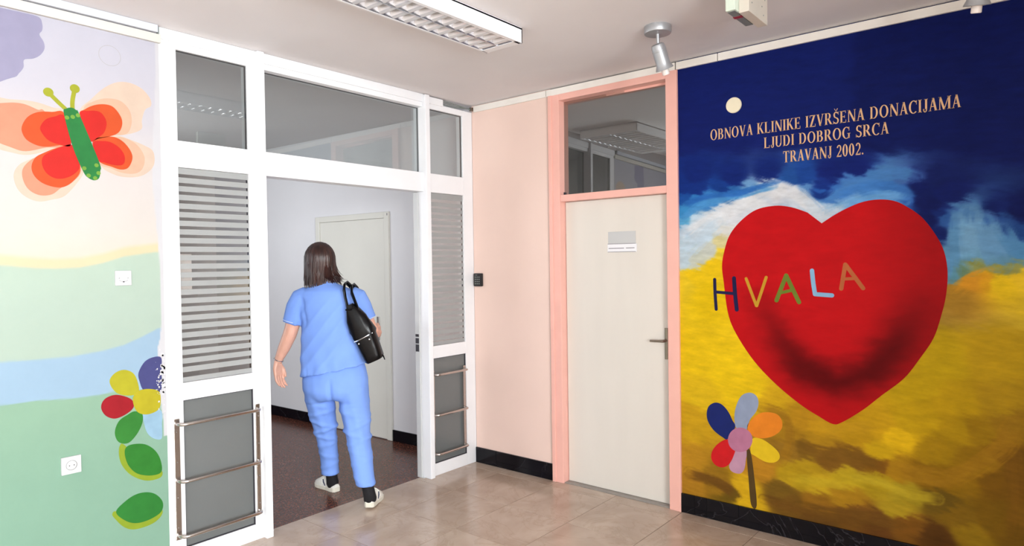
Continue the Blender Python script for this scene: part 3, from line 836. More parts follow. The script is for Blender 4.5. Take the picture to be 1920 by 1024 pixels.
def socket(name, cx, cz, w, label, blank):
    r = empty(name, (cx, -0.006, cz))
    tag(r, label, 'socket', 'sockets on the mural wall')
    h = w / 2
    MB().box(cx - h, cx + h, -0.011, 0.002, cz - h, cz + h, bev=0.003).build('cover_plate', M['socket'], r)
    Mt = Matrix.Translation((cx, -0.0112, cz)) @ Matrix.Rotation(math.radians(90), 4, 'X')
    if not blank:
        MB().lathe([(0.0, 0.003), (0.0005, 0.003), (0.019, 0.003), (0.0215, -0.0005)], Mt).build('socket_well', M['ceiling'], r)
        for s in (-1, 1):
            MB().lathe([(0.0001, 0.0045), (0.0028, 0.0045), (0.0028, 0.002)], Matrix.Translation((cx + 0.0095 * s, -0.0112, cz)) @ Matrix.Rotation(math.radians(90), 4, 'X'), 12).build('pin_hole', M['socket_dark'], r)
        MB().lathe([(.0215, 0.0003), (.0215, .0016), (.0232, .0016), (.0232, .0003)], Mt, 40).build('well_rim', M['key_grey'], r)
    else:
        for s in (-1, 1):
            MB().lathe([(0.0001, 0.0022), (0.002, 0.0022), (0.002, 0.0)], Matrix.Translation((cx + 0.020 * s, -0.0112, cz)) @ Matrix.Rotation(math.radians(90), 4, 'X'), 10).build('pin_hole', M['key_grey'], r)
        pts = [(cx + 0.022 * math.sin(t), -0.0118, cz - 0.004 - 0.013 * math.cos(t)) for t in np.linspace(-1.1, 1.1, 12)]
        MB().tube(pts, 0.0007, 6).build('lid_seam', M['key_grey'], r)
        MB().box(cx - .004, cx + .004, -0.0125, -0.011, cz - .021, cz - .0155, bev=.0008).build('catch', M['socket_dark'], r)
    return r


socket('lidded_socket', -2.587, 1.549, 0.074, 'white lidded wall socket on the pale green band of the mural', True)
socket('power_socket', -2.832, 0.671, 0.082, 'white round power socket low on the green painted hill', False)


# ------------------------------------------------------------------ right wall: big mural
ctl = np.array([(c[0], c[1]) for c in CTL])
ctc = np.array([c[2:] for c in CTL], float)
ctc[(ctl[:, 0] < -3.05) & (ctl[:, 1] < 1.45)] *= 0.84      # lower field colours scaled darker towards this end


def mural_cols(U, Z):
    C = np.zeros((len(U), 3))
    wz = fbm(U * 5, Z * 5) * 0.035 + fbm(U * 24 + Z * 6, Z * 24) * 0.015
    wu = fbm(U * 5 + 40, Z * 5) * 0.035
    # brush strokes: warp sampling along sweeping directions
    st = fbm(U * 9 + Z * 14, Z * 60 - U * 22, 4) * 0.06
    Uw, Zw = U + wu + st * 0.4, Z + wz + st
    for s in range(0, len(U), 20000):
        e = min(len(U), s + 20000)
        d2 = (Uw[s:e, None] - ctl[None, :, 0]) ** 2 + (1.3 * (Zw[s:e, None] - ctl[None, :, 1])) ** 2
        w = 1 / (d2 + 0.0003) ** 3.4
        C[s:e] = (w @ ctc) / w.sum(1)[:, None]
    # single sweeping brush strokes with streaky edges
    for w_, col, path in STROKES:
        P_ = catmull(path, 6, closed=False)
        D = np.full(len(U), 9.0)
        T = np.zeros(len(U))
        acc = 0.0
        for (ax_, az_), (bx_, bz_) in zip(P_, P_[1:]):
            lx, lz = bx_ - ax_, bz_ - az_
            ll = math.hypot(lx, lz)
            t = np.clip(((U - ax_) * lx + (Z - az_) * lz) / (ll * ll), 0, 1)
            vx, vz = U - ax_ - t * lx, Z - az_ - t * lz
            dd = np.hypot(vx, vz) * np.sign(lx * vz - lz * vx + 1e-12)
            m_ = np.abs(dd) < np.abs(D)
            D = np.where(m_, dd, D)
            T = np.where(m_, acc + t * ll, T)
            acc += ll
        n_ = fbm(T * 7 + w_ * 900, D * 85 + w_ * 300, 4)
        al = np.clip(1.25 - (np.abs(D) / (w_ * 0.75)) ** 2 + 2.2 * n_, 0, 1)
        al *= np.clip(T / 0.06 + 0.2 + n_, 0, 1) * np.clip((acc - T) / 0.06 + 0.2 + n_, 0, 1) * 0.85
        C = C + (np.array(col, float)[None] - C) * al[:, None]
    lum = 1 + 0.20 * fbm(U * 6 + Z * 10, Z * 70 - U * 14, 4) + 0.22 * fbm(U * 3, Z * 3)
    return np.clip(lin_np(np.clip(C * 1.03, 0, 255)) * np.clip(lum, 0.5, 1.6)[:, None] * 0.78, 0, 1)


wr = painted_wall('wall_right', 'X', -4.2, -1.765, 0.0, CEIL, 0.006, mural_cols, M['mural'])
tag(wr, 'wall with a blue and yellow mural of a big red heart', kind='structure')
wr2 = boxobj('wall_right', (0.0, 0.12, -4.7, -4.2, 0.0, CEIL), M['wall_plain'])
tag(wr2, 'plain pale wall continuing past the heart mural', kind='structure')
hd = [Vector(p) for p in HEARTDARK]


def heart_cols(U, Z):
    base = np.array((206, 22, 28.))
    # distance to the brushed maroon sweep
    D = np.full(len(U), 9.0)
    T = np.zeros(len(U))
    for i in range(len(hd) - 1):
        a, b = hd[i], hd[i + 1]
        ab = b - a
        t = np.clip(((U - a.x) * ab.x + (Z - a.y) * ab.y) / ab.length_squared, 0, 1)
        d = np.hypot(U - a.x - t * ab.x, Z - a.y - t * ab.y)
        m_ = d < D
        D = np.where(m_, d, D)
        T = np.where(m_, i + t, T)
    n = fbm(U * 10 + 3, Z * 26, 4)
    amp = np.interp(T, [0, 1, 2, 3, 4, 5, 6], [0.25, 0.75, 1.0, 1.0, 1.0, 0.85, 0.3])
    k = amp * np.exp(-((D + n * 0.07) / 0.095) ** 2) * 0.68
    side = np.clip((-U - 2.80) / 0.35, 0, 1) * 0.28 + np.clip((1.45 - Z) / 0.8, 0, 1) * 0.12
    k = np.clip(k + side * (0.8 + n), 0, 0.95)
    C = base[None] + (np.array((66, 8, 10.)) - base)[None] * k[:, None]
    return 0.77 * lin_np(C) * (1 + 0.22 * n)[:, None].clip(0.8, 1.2)


o = decal('painted_heart', 'X', [catmull(HEART[1:], 4) if False else [tuple(HEART[0])] + catmull(HEART[1:], 5, closed=False)], M['heart'], wr, 0.0010, heart_cols, 0.012)
o['label'] = 'big red painted heart with maroon shading'
HC = [(30, 28, 74), (206, 158, 44), (112, 132, 44), (140, 186, 222), (192, 104, 58)]
for ch, strokes, c in zip('hvala', HVALA, HC):
    polys = []
    o = None
    for i, (w, p) in enumerate(strokes):
        part = decal('painted_letter' if i == 0 else 'letter_stroke', 'X', [stroke_poly(catmull(p, closed=False), w)], flat('letter', c, 0.08, 0.8), wr if i == 0 else o, 0.0016 + 0.0002 * i)
        o = o or part
FCOL = {'navy': (26, 40, 110), 'grey': (152, 164, 190), 'orange': (240, 138, 36), 'yellow': (236, 198, 34), 'pink': (200, 152, 176), 'red': (214, 30, 36), 'stem': (88, 66, 32), 'centre': (190, 122, 152)}
FH = {'centre': .0016, 'stem': .0014}
for k, p in MF.items():
    o = decal({'stem': 'painted_stem', 'centre': 'painted_flower_centre'}.get(k, 'painted_petal'), 'X', [catmull(p)], flat('mural_flower_' + k, FCOL[k], 0.08, 0.8), wr, FH.get(k, .0010))
    o['label'] = {'navy': 'navy blue petal', 'grey': 'grey-blue petal', 'orange': 'orange petal', 'yellow': 'yellow petal', 'pink': 'pale pink petal', 'red': 'red petal', 'stem': 'dark brown flower stem', 'centre': 'mauve flower centre'}[k]

# ---- serif lettering of the inscription
TK, TN, SF = 0.165, 0.055, 0.035


def arc(cx, cy, rx, ry, a0, a1, tx, tn, n=18):
    """curved stroke, thick where it runs vertical"""
    o_, i_ = [], []
    for k in range(n + 1):
        a = math.radians(a0 + (a1 - a0) * k / n)
        ca, sa = math.cos(a), math.sin(a)
        th_x, th_y = tx, tn
        o_.append((cx + rx * ca, cy + ry * sa))
        i_.append((cx + (rx - th_x) * ca, cy + (ry - th_y) * sa))
    return [[o_[k], o_[k + 1], i_[k + 1], i_[k]] for k in range(n)]


def stem(x, y0=0, y1=1, w=TK, serif=(1, 1)):
    q = [[(x, y0), (x + w, y0), (x + w, y1), (x, y1)]]
    e = 0.075
    if serif[0]:
        q.append([(x - e, y0), (x + w + e, y0), (x + w + e * .9, y0 + SF), (x - e * .9, y0 + SF)])
    if serif[1]:
        q.append([(x - e * .9, y1 - SF), (x + w + e * .9, y1 - SF), (x + w + e, y1), (x - e, y1)])
    return q


def slant(xa, ya, xb, yb, w):
    return [[(xa - w / 2, ya), (xa + w / 2, ya), (xb + w / 2, yb), (xb - w / 2, yb)]]


def bar(x0, x1, y, h=TN):
    return [[(x0, y), (x1, y), (x1, y + h), (x0, y + h)]]


def serif_at(x, y, w=0.26, h=SF):
    return [[(x - w / 2, y), (x + w / 2, y), (x + w / 2, y + h), (x - w / 2, y + h)]]


def bowl(x, y0, y1, r, tn=TN):
    c = (y0 + y1) / 2
    return arc(x, c, r, (y1 - y0) / 2, -90, 90, TK, tn)


def tick(x, y0, y1, h=0.16):
    return [[(x, y0), (x + 0.04, y0), (x + 0.04, y1), (x, y1)]]


def glyph(c):
    if c == 'I':
        return stem(.09), .35
    if c == 'L':
        return stem(.09) + bar(.2, .62, 0) + tick(.60, 0, .24), .70
    if c == 'E':
        return stem(.09) + bar(.2, .60, 0) + bar(.2, .58, 1 - TN) + bar(.2, .47, .48) + tick(.585, 0, .24) + tick(.555, .80, 1) + tick(.455, .40, .62), .70
    if c == 'T':
        return stem(.29, serif=(1, 0)) + bar(.03, .72, 1 - TN) + tick(.03, .78, 1) + tick(.68, .78, 1), .76
    if c == 'D':
        return stem(.09) + bar(.2, .38, 0) + bar(.2, .38, 1 - TN) + arc(.36, .5, .40, .5, -90, 90, TK, TN), .84
    if c == 'B':
        return stem(.09) + bar(.2, .36, 0) + bar(.2, .36, 1 - TN) + bar(.2, .36, .49) + bowl(.36, .49, 1, .25) + bowl(.36, 0, .49 + TN, .31), .74
    if c == 'R':
        return stem(.09) + bar(.2, .36, 1 - TN) + bar(.2, .36, .46) + bowl(.36, .46, 1, .27) + slant(.68, 0, .38, .5, .18) + serif_at(.70, 0, .24), .80
    if c == 'K':
        return stem(.09) + slant(.24, .40, .62, 1, .075) + serif_at(.62, 1 - SF) + slant(.68, 0, .34, .58, .18) + serif_at(.69, 0), .80
    if c == 'N':
        return stem(.10, w=.065) + stem(.68, w=.065, serif=(0, 1)) + slant(.70, 0, .14, 1, .18), .84
    if c == 'M':
        return stem(.10, w=.065) + stem(.82, w=TK) + slant(.50, 0, .15, 1, .17) + slant(.50, 0, .86, 1, .065), 1.06
    if c == 'V':
        return slant(.40, 0, .14, 1, .17) + slant(.40, 0, .64, 1, .065) + serif_at(.14, 1 - SF) + serif_at(.64, 1 - SF, .22), .76
    if c == 'A':
        return slant(.62, 0, .38, 1, .17) + slant(.12, 0, .37, 1, .065) + bar(.2, .55, .31, .05) + serif_at(.12, 0, .22) + serif_at(.63, 0), .76
    if c == 'U':
        return stem(.09, .30, 1, serif=(0, 1)) + stem(.62, .30, 1, .065, serif=(0, 1)) + arc(.388, .30, .298, .31, 180, 360, .13, .07), .80
    if c == 'J':
        return stem(.22, .22, 1, serif=(0, 1)) + arc(.215, .20, .17, .24, 180, 360, .10, .06) + [circle((.10, .18), .065, 10)], .46
    if c == 'O' or c == '0':
        r = .40 if c == 'O' else .27
        return arc(r + .03, .5, r, .515, 0, 360, TK, TN, 32), 2 * r + .08
    if c == 'C':
        return arc(.43, .5, .40, .515, 48, 312, TK, TN, 26) + tick(.66, .68, 1), .76
    if c == 'G':
        return arc(.43, .5, .40, .515, 48, 318, TK, TN, 26) + stem(.60, .04, .44, .14, serif=(0, 0)) + serif_at(.66, .42, .30) + tick(.66, .68, 1), .84
    if c in 'SŠ':
        g = arc(.31, .745, .25, .27, 30, 270, .14, .08, 18) + arc(.31, .255, .27, .27, -150, 90, .14, .08, 18) + tick(.51, .74, 1) + tick(.04, 0, .26)
        if c == 'Š':
            g += [[(.31, 1.08), (.36, 1.08), (.50, 1.28), (.43, 1.28)], [(.26, 1.08), (.31, 1.08), (.19, 1.28), (.12, 1.28)]]
        return g, .62
    if c == 'Z':
        return bar(.05, .62, 0) + bar(.06, .64, 1 - TN) + slant(.15, 0.02, .53, .98, .18) + tick(.60, 0, .24) + tick(.06, .78, 1), .70
    if c == '2':
        return arc(.29, .70, .24, .31, -35, 165, .13, .08, 16) + slant(.10, .05, .44, .55, .10) + bar(.05, .52, 0, .10) + tick(.49, 0, .2), .58
    if c == '.':
        return [circle((.12, .075), .08, 10)], .26
    return [], .42


def inscription(text, ua, ub, z, h, name_m):
    """text runs from ua (left) to ub (right); on this wall left is +Y"""
    x, items = 0.0, []
    for c in text:
        g, w = glyph(c)
        items.append((x, g))
        x += w + (0.045 if c != ' ' else 0)
    sc = (ub - ua) / (x - 0.045)
    polys = []
    for x0_, g in items:
        for q in g:
            polys.append([(ua + (x0_ + px_) * sc, z + py_ * h) for px_, py_ in q])
    verts, faces = [], []
    for q in polys:
        b = len(verts)
        verts += [(-0.0013, u, zz) for u, zz in q] + [(0.0002, u, zz) for u, zz in q]
        n = len(q)
        a = sum(q[i][0] * q[(i + 1) % n][1] - q[(i + 1) % n][0] * q[i][1] for i in range(n))
        idx = list(range(b, b + n))
        faces.append(idx[::-1] if a > 0 else idx)
        faces += [[b + i, b + (i + 1) % n, b + n + (i + 1) % n, b + n + i] for i in range(n)]
    me = bpy.data.meshes.new('painted_inscription')
    me.from_pydata(verts, [], faces)
    me.update()
    o = link('painted_inscription', me, name_m, wr)
    o['label'] = 'sand-coloured serif lettering'
    return o


inscription('OBNOVA KLINIKE IZVRŠENA DONACIJAMA', -1.977, -3.249, 2.327, 0.064, M['gold_ink'])
inscription('LJUDI DOBROG SRCA', -2.298, -2.938, 2.240, 0.062, M['gold_ink'])
inscription('TRAVANJ 2002.', -2.405, -2.821, 2.146, 0.064, M['gold_ink'])
dc = MB().lathe([(0.0001, 0.010), (0.044, 0.010), (0.0465, 0.007), (0.0465, -0.002)], Matrix.Translation((0, -2.125, 2.517)) @ Matrix.Rotation(math.radians(-90), 4, 'Y'), 40).build('junction_cover', M['disc'])
tag(dc, 'round cream cover disc on the dark blue mural above the inscription', 'cover')

# pink strip of wall between the partition and the door
wp = boxobj('wall_corner', (0.0, 0.12, -0.775, 0.0, 0.0, CEIL), M['pink_wall'])
tag(wp, 'pale pink wall between the glazed partition and the cream door', kind='structure')
tz = boxobj('wall_beyond', (0.10, 0.12, -1.765, -0.775, 2.79, CEIL), M['pink_wall'])
tag(tz, kind='structure')

# ------------------------------------------------------------------ cornice trims
trims = [('X', -0.742, -0.03, 'white cornice strip above the pink wall'), ('X', -1.754, -0.749, 'white cornice strip above the pink door frame'), ('X', -2.029, -1.762, 'short white cornice strip at the corner of the heart mural'), ('X', -4.7, -2.034, 'long white cornice strip above the heart mural')]
for k, (ax, a, b, lb) in enumerate(trims):
    o = MB().box(-0.014, 0.002, a, b, 2.797, 2.843, bev=0.0015).build('trim_%d' % (k + 1), M['white_trim'])
    tag(o, lb, kind='structure')
o = MB().box(-7.5, -2.385, -0.02, 0.002, 2.764, 2.808, bev=0.002).build('trim_5', M['left_trim'])
tag(o, 'lower white cornice strip above the pastel mural', kind='structure')
o = MB().box(-7.5, -2.405, -0.035, 0.002, 2.812, 2.849, bev=0.002).build('trim_6', M['left_duct'])
tag(o, 'upper white cable duct above the pastel mural', kind='structure')

# black marble skirting tiles
for nm, segs, lb in (('baseboard_corner', [(-0.215, -0.002), (-0.772, -0.218)], 'black marble skirting under the pink wall'), ('baseboard_right', [(-1.855, -1.768), (-1.935, -1.857), (-2.135, -1.937), (-2.62, -2.137), (-3.1, -2.622), (-3.58, -3.102), (-4.2, -3.582), (-4.7, -4.203)], 'black marble skirting under the heart mural')):
    r = empty(nm, (0, segs[0][1], 0))
    tag(r, lb, kind='structure')
    for a, b in segs:
        MB().box(-0.013, 0.004, a, b, 0.0, 0.121, bev=0.0015).build('skirting_tile', M['skirting'], r)

# ------------------------------------------------------------------ cream door in its pink frame with transom light
d1 = empty('door_1', (0.0, -1.27, 0.0))
tag(d1, 'cream flush door in a pink frame with a glazed transom', kind='structure')
for a, b in ((-0.862, -0.772), (-1.768, -1.690)):
    MB().box(-0.018, 0.10, a, b, 0.0, 2.797, bev=0.004).build('door_jamb', M['pink_frame'], d1)
MB().box(-0.026, -0.012, -0.800, -0.770, 0.0, 2.797, bev=0.003).build('architrave', M['pink_frame'], d1)
MB().box(-0.018, 0.10, -1.690, -0.862, 2.752, 2.797, bev=0.003).build('head_rail', M['pink_frame'], d1)
MB().box(-0.012, 0.10, -1.690, -0.862, 2.030, 2.078, bev=0.004).build('transom_rail', M['pink_frame'], d1)
MB().box(0.060, 0.10, -1.690, -0.862, 2.738, 2.752).build('glazing_bead', M['pink_frame'], d1)
Mt = Matrix.Translation((0.055, -1.276, 2.415)) @ Matrix.Rotation(math.radians(1.6), 4, 'Z') @ Matrix.Rotation(math.radians(0.5), 4, 'Y')
MB().box(0, 0.004, -0.416, 0.416, -0.338, 0.338, M=Mt).build('transom_pane', M['glass_transom'], d1)
for y in (-1.684, -0.868):
    MB().box(0.03, 0.05, y - 0.006, y + 0.006, 2.078, 2.10, bev=0.002).build('window_catch', M['gasket'], d1)
leaf = MB().box(0.048, 0.088, -1.688, -0.866, 0.008, 2.028, bev=0.002).build('door_leaf', M['door_white'], d1)
hp = MB().box(0.038, 0.049, -1.659, -1.639, 0.955, 1.160, bev=0.003).build('handle_plate', M['steel_dark'], leaf)
MB().tube([(0.046, -1.650, 1.077), (0.010, -1.650, 1.077), (0.001, -1.642, 1.0765), (-0.001, -1.625, 1.076), (0.0, -1.555, 1.074)], [0.009, 0.009, 0.009, 0.0085, 0.0075], 12).build('door_lever', M['steel_dark'], leaf, smooth=True)
sign = MB().box(0.0445, 0.049, -1.432, -1.220, 1.716, 1.800, bev=0.001).build('name_plate', M['plate_grey'], leaf)
MB().box(0.0425, 0.049, -1.440, -1.215, 1.660, 1.7155, bev=0.0012).build('name_card_holder', M['paper'], leaf)
for z, h, a, b in ((1.7145, .003, -1.434, -1.217), (1.6600, .003, -1.434, -1.217), (1.684, .0045, -1.345, -1.225), (1.684, .0045, -1.425, -1.36)):
    MB().box(0.0418, 0.043, a, b, z, z + h).build('printed_line', M['ink'], leaf)
sl = boxobj('door_sill', (0.0, 0.13, -1.690, -0.862, -0.01, 0.006), M['sill_stone'], d1)

# dim room behind the door, with its own ceiling light
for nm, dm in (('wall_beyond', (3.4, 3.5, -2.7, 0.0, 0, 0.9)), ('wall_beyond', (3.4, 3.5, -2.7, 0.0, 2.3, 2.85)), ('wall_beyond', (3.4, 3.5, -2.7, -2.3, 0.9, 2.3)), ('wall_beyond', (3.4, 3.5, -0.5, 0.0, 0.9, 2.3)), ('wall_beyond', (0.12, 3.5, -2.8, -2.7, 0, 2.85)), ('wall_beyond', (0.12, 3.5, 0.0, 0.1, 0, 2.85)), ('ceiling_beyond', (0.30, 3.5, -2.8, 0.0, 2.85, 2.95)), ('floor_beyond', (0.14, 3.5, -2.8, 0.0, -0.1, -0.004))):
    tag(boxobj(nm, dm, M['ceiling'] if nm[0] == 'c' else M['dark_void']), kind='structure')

# keypad beside the door
kp = empty('door_keypad', (0, -0.055, 1.464))
tag(kp, 'small black access keypad on the pink wall beside the partition', 'keypad')
MB().box(-0.024, 0.0, -0.099, -0.014, 1.413, 1.517, bev=0.007).build('case', M['black_plastic'], kp, smooth=True)
for r_ in range(4):
    for c_ in range(3):
        y = -0.036 - 0.0195 * c_
        z = 1.487 - 0.0175 * r_
        MB().box(-0.0262, -0.023, y - 0.0055, y + 0.0055, z - 0.004, z + 0.004, bev=0.001).build('key', M['key_grey'], kp)
MB().box(-0.0255, -0.023, -0.055, -0.033, 1.501, 1.506).build('status_window', M['key_grey'], kp)

# ------------------------------------------------------------------ glazed aluminium partition
gp = empty('glazed_partition', (-1.2, 0.03, 0))
tag(gp, 'white aluminium glazed partition with open doorway and striped side lights', 'partition')
FD = 0.07


def member(nm, dm, bev=0.003):
    return MB().box(*dm, bev=bev).build(nm, M['white_alu'], gp)


XL = [-2.392, -2.303, -1.904, -1.857]
member('stile', (-2.392, -2.303, 0, FD, 0, 2.85))
member('stile', (-1.904, -1.850, 0, FD, 0, 2.85))
member('stile', (-0.495, -0.463, 0, FD, 0, 2.85))
member('stile', (-0.109, -0.001, 0, FD, 0, 2.80))
for x0, x1 in ((-2.303, -1.904), (-0.463, -0.109)):
    for z0, z1, n in ((0.0, 0.092, 'bottom_rail'), (0.886, 0.980, 'middle_rail'), (2.1325, 2.274, 'transom_rail'), (2.756, 2.80, 'head_rail')):
        member(n, (x0, x1, 0, FD, z0, z1))
# doorway posts and lintel stand a little proud
member('door_post', (-1.857, -1.814, -0.036, 0.10, 0, 2.849), 0.005)
member('door_post', (-0.535, -0.490, -0.033, 0.10, 0, 2.846), 0.006)
member('lintel', (-1.814, -0.535, 0.0, 0.10, 2.1325, 2.274))
member('head_rail', (-1.814, -0.535, 0.0, 0.10, 2.756, 2.80))
# cover fascia along the ceiling
member('fascia', (-2.392, -1.857, -0.012, 0.05, 2.790, 2.849))
member('fascia', (-1.814, -0.535, -0.012, 0.05, 2.790, 2.849))
member('fascia', (-0.490, -0.33, -0.012, 0.05, 2.790, 2.842))
for k in range(3):
    MB().tube([(-0.34, -0.004 + .006 * k, 2.838 - .012 * k), (-0.18, -0.006 + .007 * k, 2.832 - .010 * k), (-0.02, -0.012 + .003 * k, 2.815 + .006 * k)], 0.0035, 8).build('cable', M['key_grey'], gp)
MB().box(-0.03, -0.004, -0.022, 0.0, 2.808, 2.836, bev=.003).build('cable_clip', M['steel_dark'], gp)
MB().box(-2.40, -2.392, -0.016, 0.0, 2.80, 2.846).build('cable_end', M['key_grey'], gp)


def ring_gasket(x0, x1, z0, z1, ya, yb, t=0.004):
    mb = MB()
    mb.box(x0, x1, ya, yb, z1 - t, z1)
    mb.box(x0, x1, ya, yb, z0, z0 + t)
    mb.box(x0, x0 + t, ya, yb, z0, z1)
    mb.box(x1 - t, x1, ya, yb, z0, z1)
    mb.build('gasket', M['gasket'], gp)


def pane(nm, x0, x1, z0, z1, y, m):
    return MB().box(x0 + .001, x1 - .001, y, y + 0.005, z0 + .001, z1 - .001).build(nm, m, gp)


for x0, x1, y in ((-2.303, -1.904, 0.012), (-1.814, -0.535, 0.045), (-0.463, -0.109, 0.012)):
    pane('glass_pane', x0, x1, 2.274, 2.756, y, M['glass'])
    ring_gasket(x0, x1, 2.274, 2.756, y + .006, y + .018, 0.003)
for x0, x1 in ((-2.303, -1.904), (-0.463, -0.109)):
    p = pane('striped_pane', x0, x1, 0.980, 2.1325, 0.012, M['glass_stripe'])
    ring_gasket(x0, x1, 0.980, 2.1325, 0.018, 0.030, 0.003)
    # frosted film bands
    right_panel = x0 > -1
    z = 2.1325
    MB().box(x0 + .001, x1 - .0015, 0.0112, 0.0119, 2.098 if not right_panel else 2.085, 2.131).build('frosted_band', M['frost'], p)
    MB().box(x0 + .001, x1 - .0015, 0.0112, 0.0119, 0.982, 1.008).build('frosted_band', M['frost'], p)
    zz = 2.080 if not right_panel else 2.062
    while zz > 1.04:
        MB().box(x0 + .001, x1 - .0015, 0.0112, 0.0119, zz - 0.029, zz).build('frosted_band', M['frost'], p)
        zz -= 0.0462
    q = pane('frosted_pane', x0, x1, 0.092, 0.886, 0.016, M['frost_low'])
    ring_gasket(x0, x1, 0.092, 0.886, 0.006, 0.016, 0.004)


def guard(x0, x1, bend_left, label):
    """three steel push bars on two flat uprights"""
    r = MB().box(x0 - 0.014, x0 + 0.016, -0.008, 0.0, 0.150, 0.795, bev=0.002).build('guard_rail', M['steel'], gp)
    r['label'] = label
    MB().box(x1 - 0.014, x1 + 0.012, -0.008, 0.0, 0.150, 0.795, bev=0.002).build('upright', M['steel'], r)
    for z in (0.768, 0.465, 0.172):
        pts = [(x0, -0.004, z), (x0 + 0.004, -0.030, z), (x0 + 0.014, -0.045, z), (x0 + 0.035, -0.052, z), (x0 + 0.2, -0.052, z), (x1 - 0.035, -0.052, z), (x1 - .014, -0.045, z), (x1 - .004, -0.030, z), (x1, -0.004, z)]
        MB().tube(pts, 0.0095, 14).build('push_bar', M['steel'], r, smooth=True)
    for x in (x0, x1):
        for z in (0.725, 0.565, 0.375, 0.215):
            MB().lathe([(0.0001, 0.0026), (0.0035, 0.002), (0.0045, 0.0)], Matrix.Translation((x, -0.008, z)) @ Matrix.Rotation(math.radians(90), 4, 'X'), 10).build('screw', M['mirror'], r)
    return r


guard(-2.345, -1.882, True, 'steel push bars on the near side light')
guard(-0.478, -0.136, True, 'steel push bars on the far side light')
# door leaf edge and lock seen folded against the far post
MB().box(-0.552, -0.537, 0.052, 0.098, 0.004, 2.13, bev=.002).build('door_stop', M['plate_grey'], gp)
for z0, z1 in ((1.005, 1.045), (0.945, 0.998), (1.055, 1.075)):
    MB().box(-0.5555, -0.551, 0.058, 0.092, z0, z1, bev=.001).build('lock_plate', M['gasket'], gp)
nt = MB().box(-2.297, -2.235, 0.0205, 0.0215, 1.47, 1.67).build('paper_notice', M['paper'])
tag(nt, 'pale paper notice stuck behind the striped pane', 'notice')

# ------------------------------------------------------------------ corridor
ang = math.radians(2.3)
CW = Matrix.Translation((0.055, 0.0, 0)) @ Matrix.Rotation(ang, 4, 'Z')


def cbox(nm, dm, m, parent=None, bev=0.0):
    return MB().box(*dm, bev=bev, M=CW).build(nm, m, parent)


o = cbox('wall_corridor', (0.0, 0.1, -0.02, 6.3, 0.0, 2.85), M['corr_wall'])
tag(o, 'pale grey corridor wall seen through the doorway', kind='structure')
o = boxobj('wall_corridor', (-2.6, 0.3, 6.2, 6.3, 0, 2.85), M['corr_wall'])
tag(o, 'pale end wall of the corridor', kind='structure')
cl = MB()
cl.box(-2.7, -2.6, 0.12, 1.5, 0, 2.85).box(-2.7, -2.6, 3.1, 6.3, 0, 2.85).box(-2.7, -2.6, 1.5, 3.1, 0, 0.9).box(-2.7, -2.6, 1.5, 3.1, 2.5, 2.85)
tag(cl.build('wall_corridor', M['corr_wall']), 'near side wall of the corridor with an opening added to let light in', kind='structure')
bb = empty('baseboard_corridor', (0.02, 1.5, 0))
tag(bb, 'black skirting along the corridor wall', kind='structure')
for a, b in ((0.02, 1.035), (2.095, 6.2)):
    MB().box(-0.012, 0.01, a, b, 0.0, 0.10, bev=0.002, M=CW).build('skirting_tile', M['skirting'], bb)
d2 = empty('door_2', (0.0, 1.56, 0))
tag(d2, 'pale grey corridor door with lever handle', kind='structure')
for a, b in ((1.035, 1.095), (2.035, 2.095)):
    cbox('door_jamb', (-0.022, 0.01, a, b, 0, 2.075), M['corr_door'], d2, 0.004)
cbox('head_rail', (-0.022, 0.01, 1.095, 2.035, 2.02, 2.075), M['corr_door'], d2, 0.004)
lf2 = cbox('door_leaf', (-0.012, 0.01, 1.098, 2.032, 0.006, 2.018), M['corr_door'], d2, 0.003)
cbox('handle_plate', (-0.020, -0.011, 1.180, 1.212, 0.905, 1.120, ), M['steel'], lf2, 0.003)
MB().tube([CW @ Vector(p) for p in ((-0.016, 1.196, 1.05), (-0.055, 1.196, 1.05), (-0.062, 1.206, 1.05), (-0.062, 1.31, 1.047))], 0.008, 12).build('door_lever', M['steel'], lf2, smooth=True)
MB().lathe([(.0001, .004), (.008, .004), (.009, 0)], Matrix.Translation(CW @ Vector((-0.020, 1.196, 0.95))) @ Matrix.Rotation(math.radians(-90), 4, 'Y'), 14).build('key_cylinder', M['steel_dark'], lf2)
cbox('latch_mark', (-0.0225, -0.021, 1.045, 1.052, 2.04, 2.062), M['gasket'], d2)
cbox('hinge', (-0.0235, -0.012, 2.030, 2.042, 1.72, 1.80), M['steel_dark'], d2, 0.003)


# ------------------------------------------------------------------ the rest of the hall: window walls behind the camera
def window_wall(nm, lab, horiz, pos, lo, hi, openings, thick=0.12):
    """wall with rectangular window openings; horiz: runs along X at Y=pos, else along Y at X=pos"""
    mb = MB()

    def seg(a, b, z0, z1):
        if horiz:
            mb.box(a, b, pos - thick, pos, z0, z1)
        else:
            mb.box(pos - thick, pos, a, b, z0, z1)
    c = lo
    for a, b, z0, z1 in openings:
        seg(c, a, 0, CEIL)
        seg(a, b, 0, z0)
        seg(a, b, z1, CEIL)
        c = b
    seg(c, hi, 0, CEIL)
    tag(mb.build(nm, M['wall_plain']), lab, kind='structure')


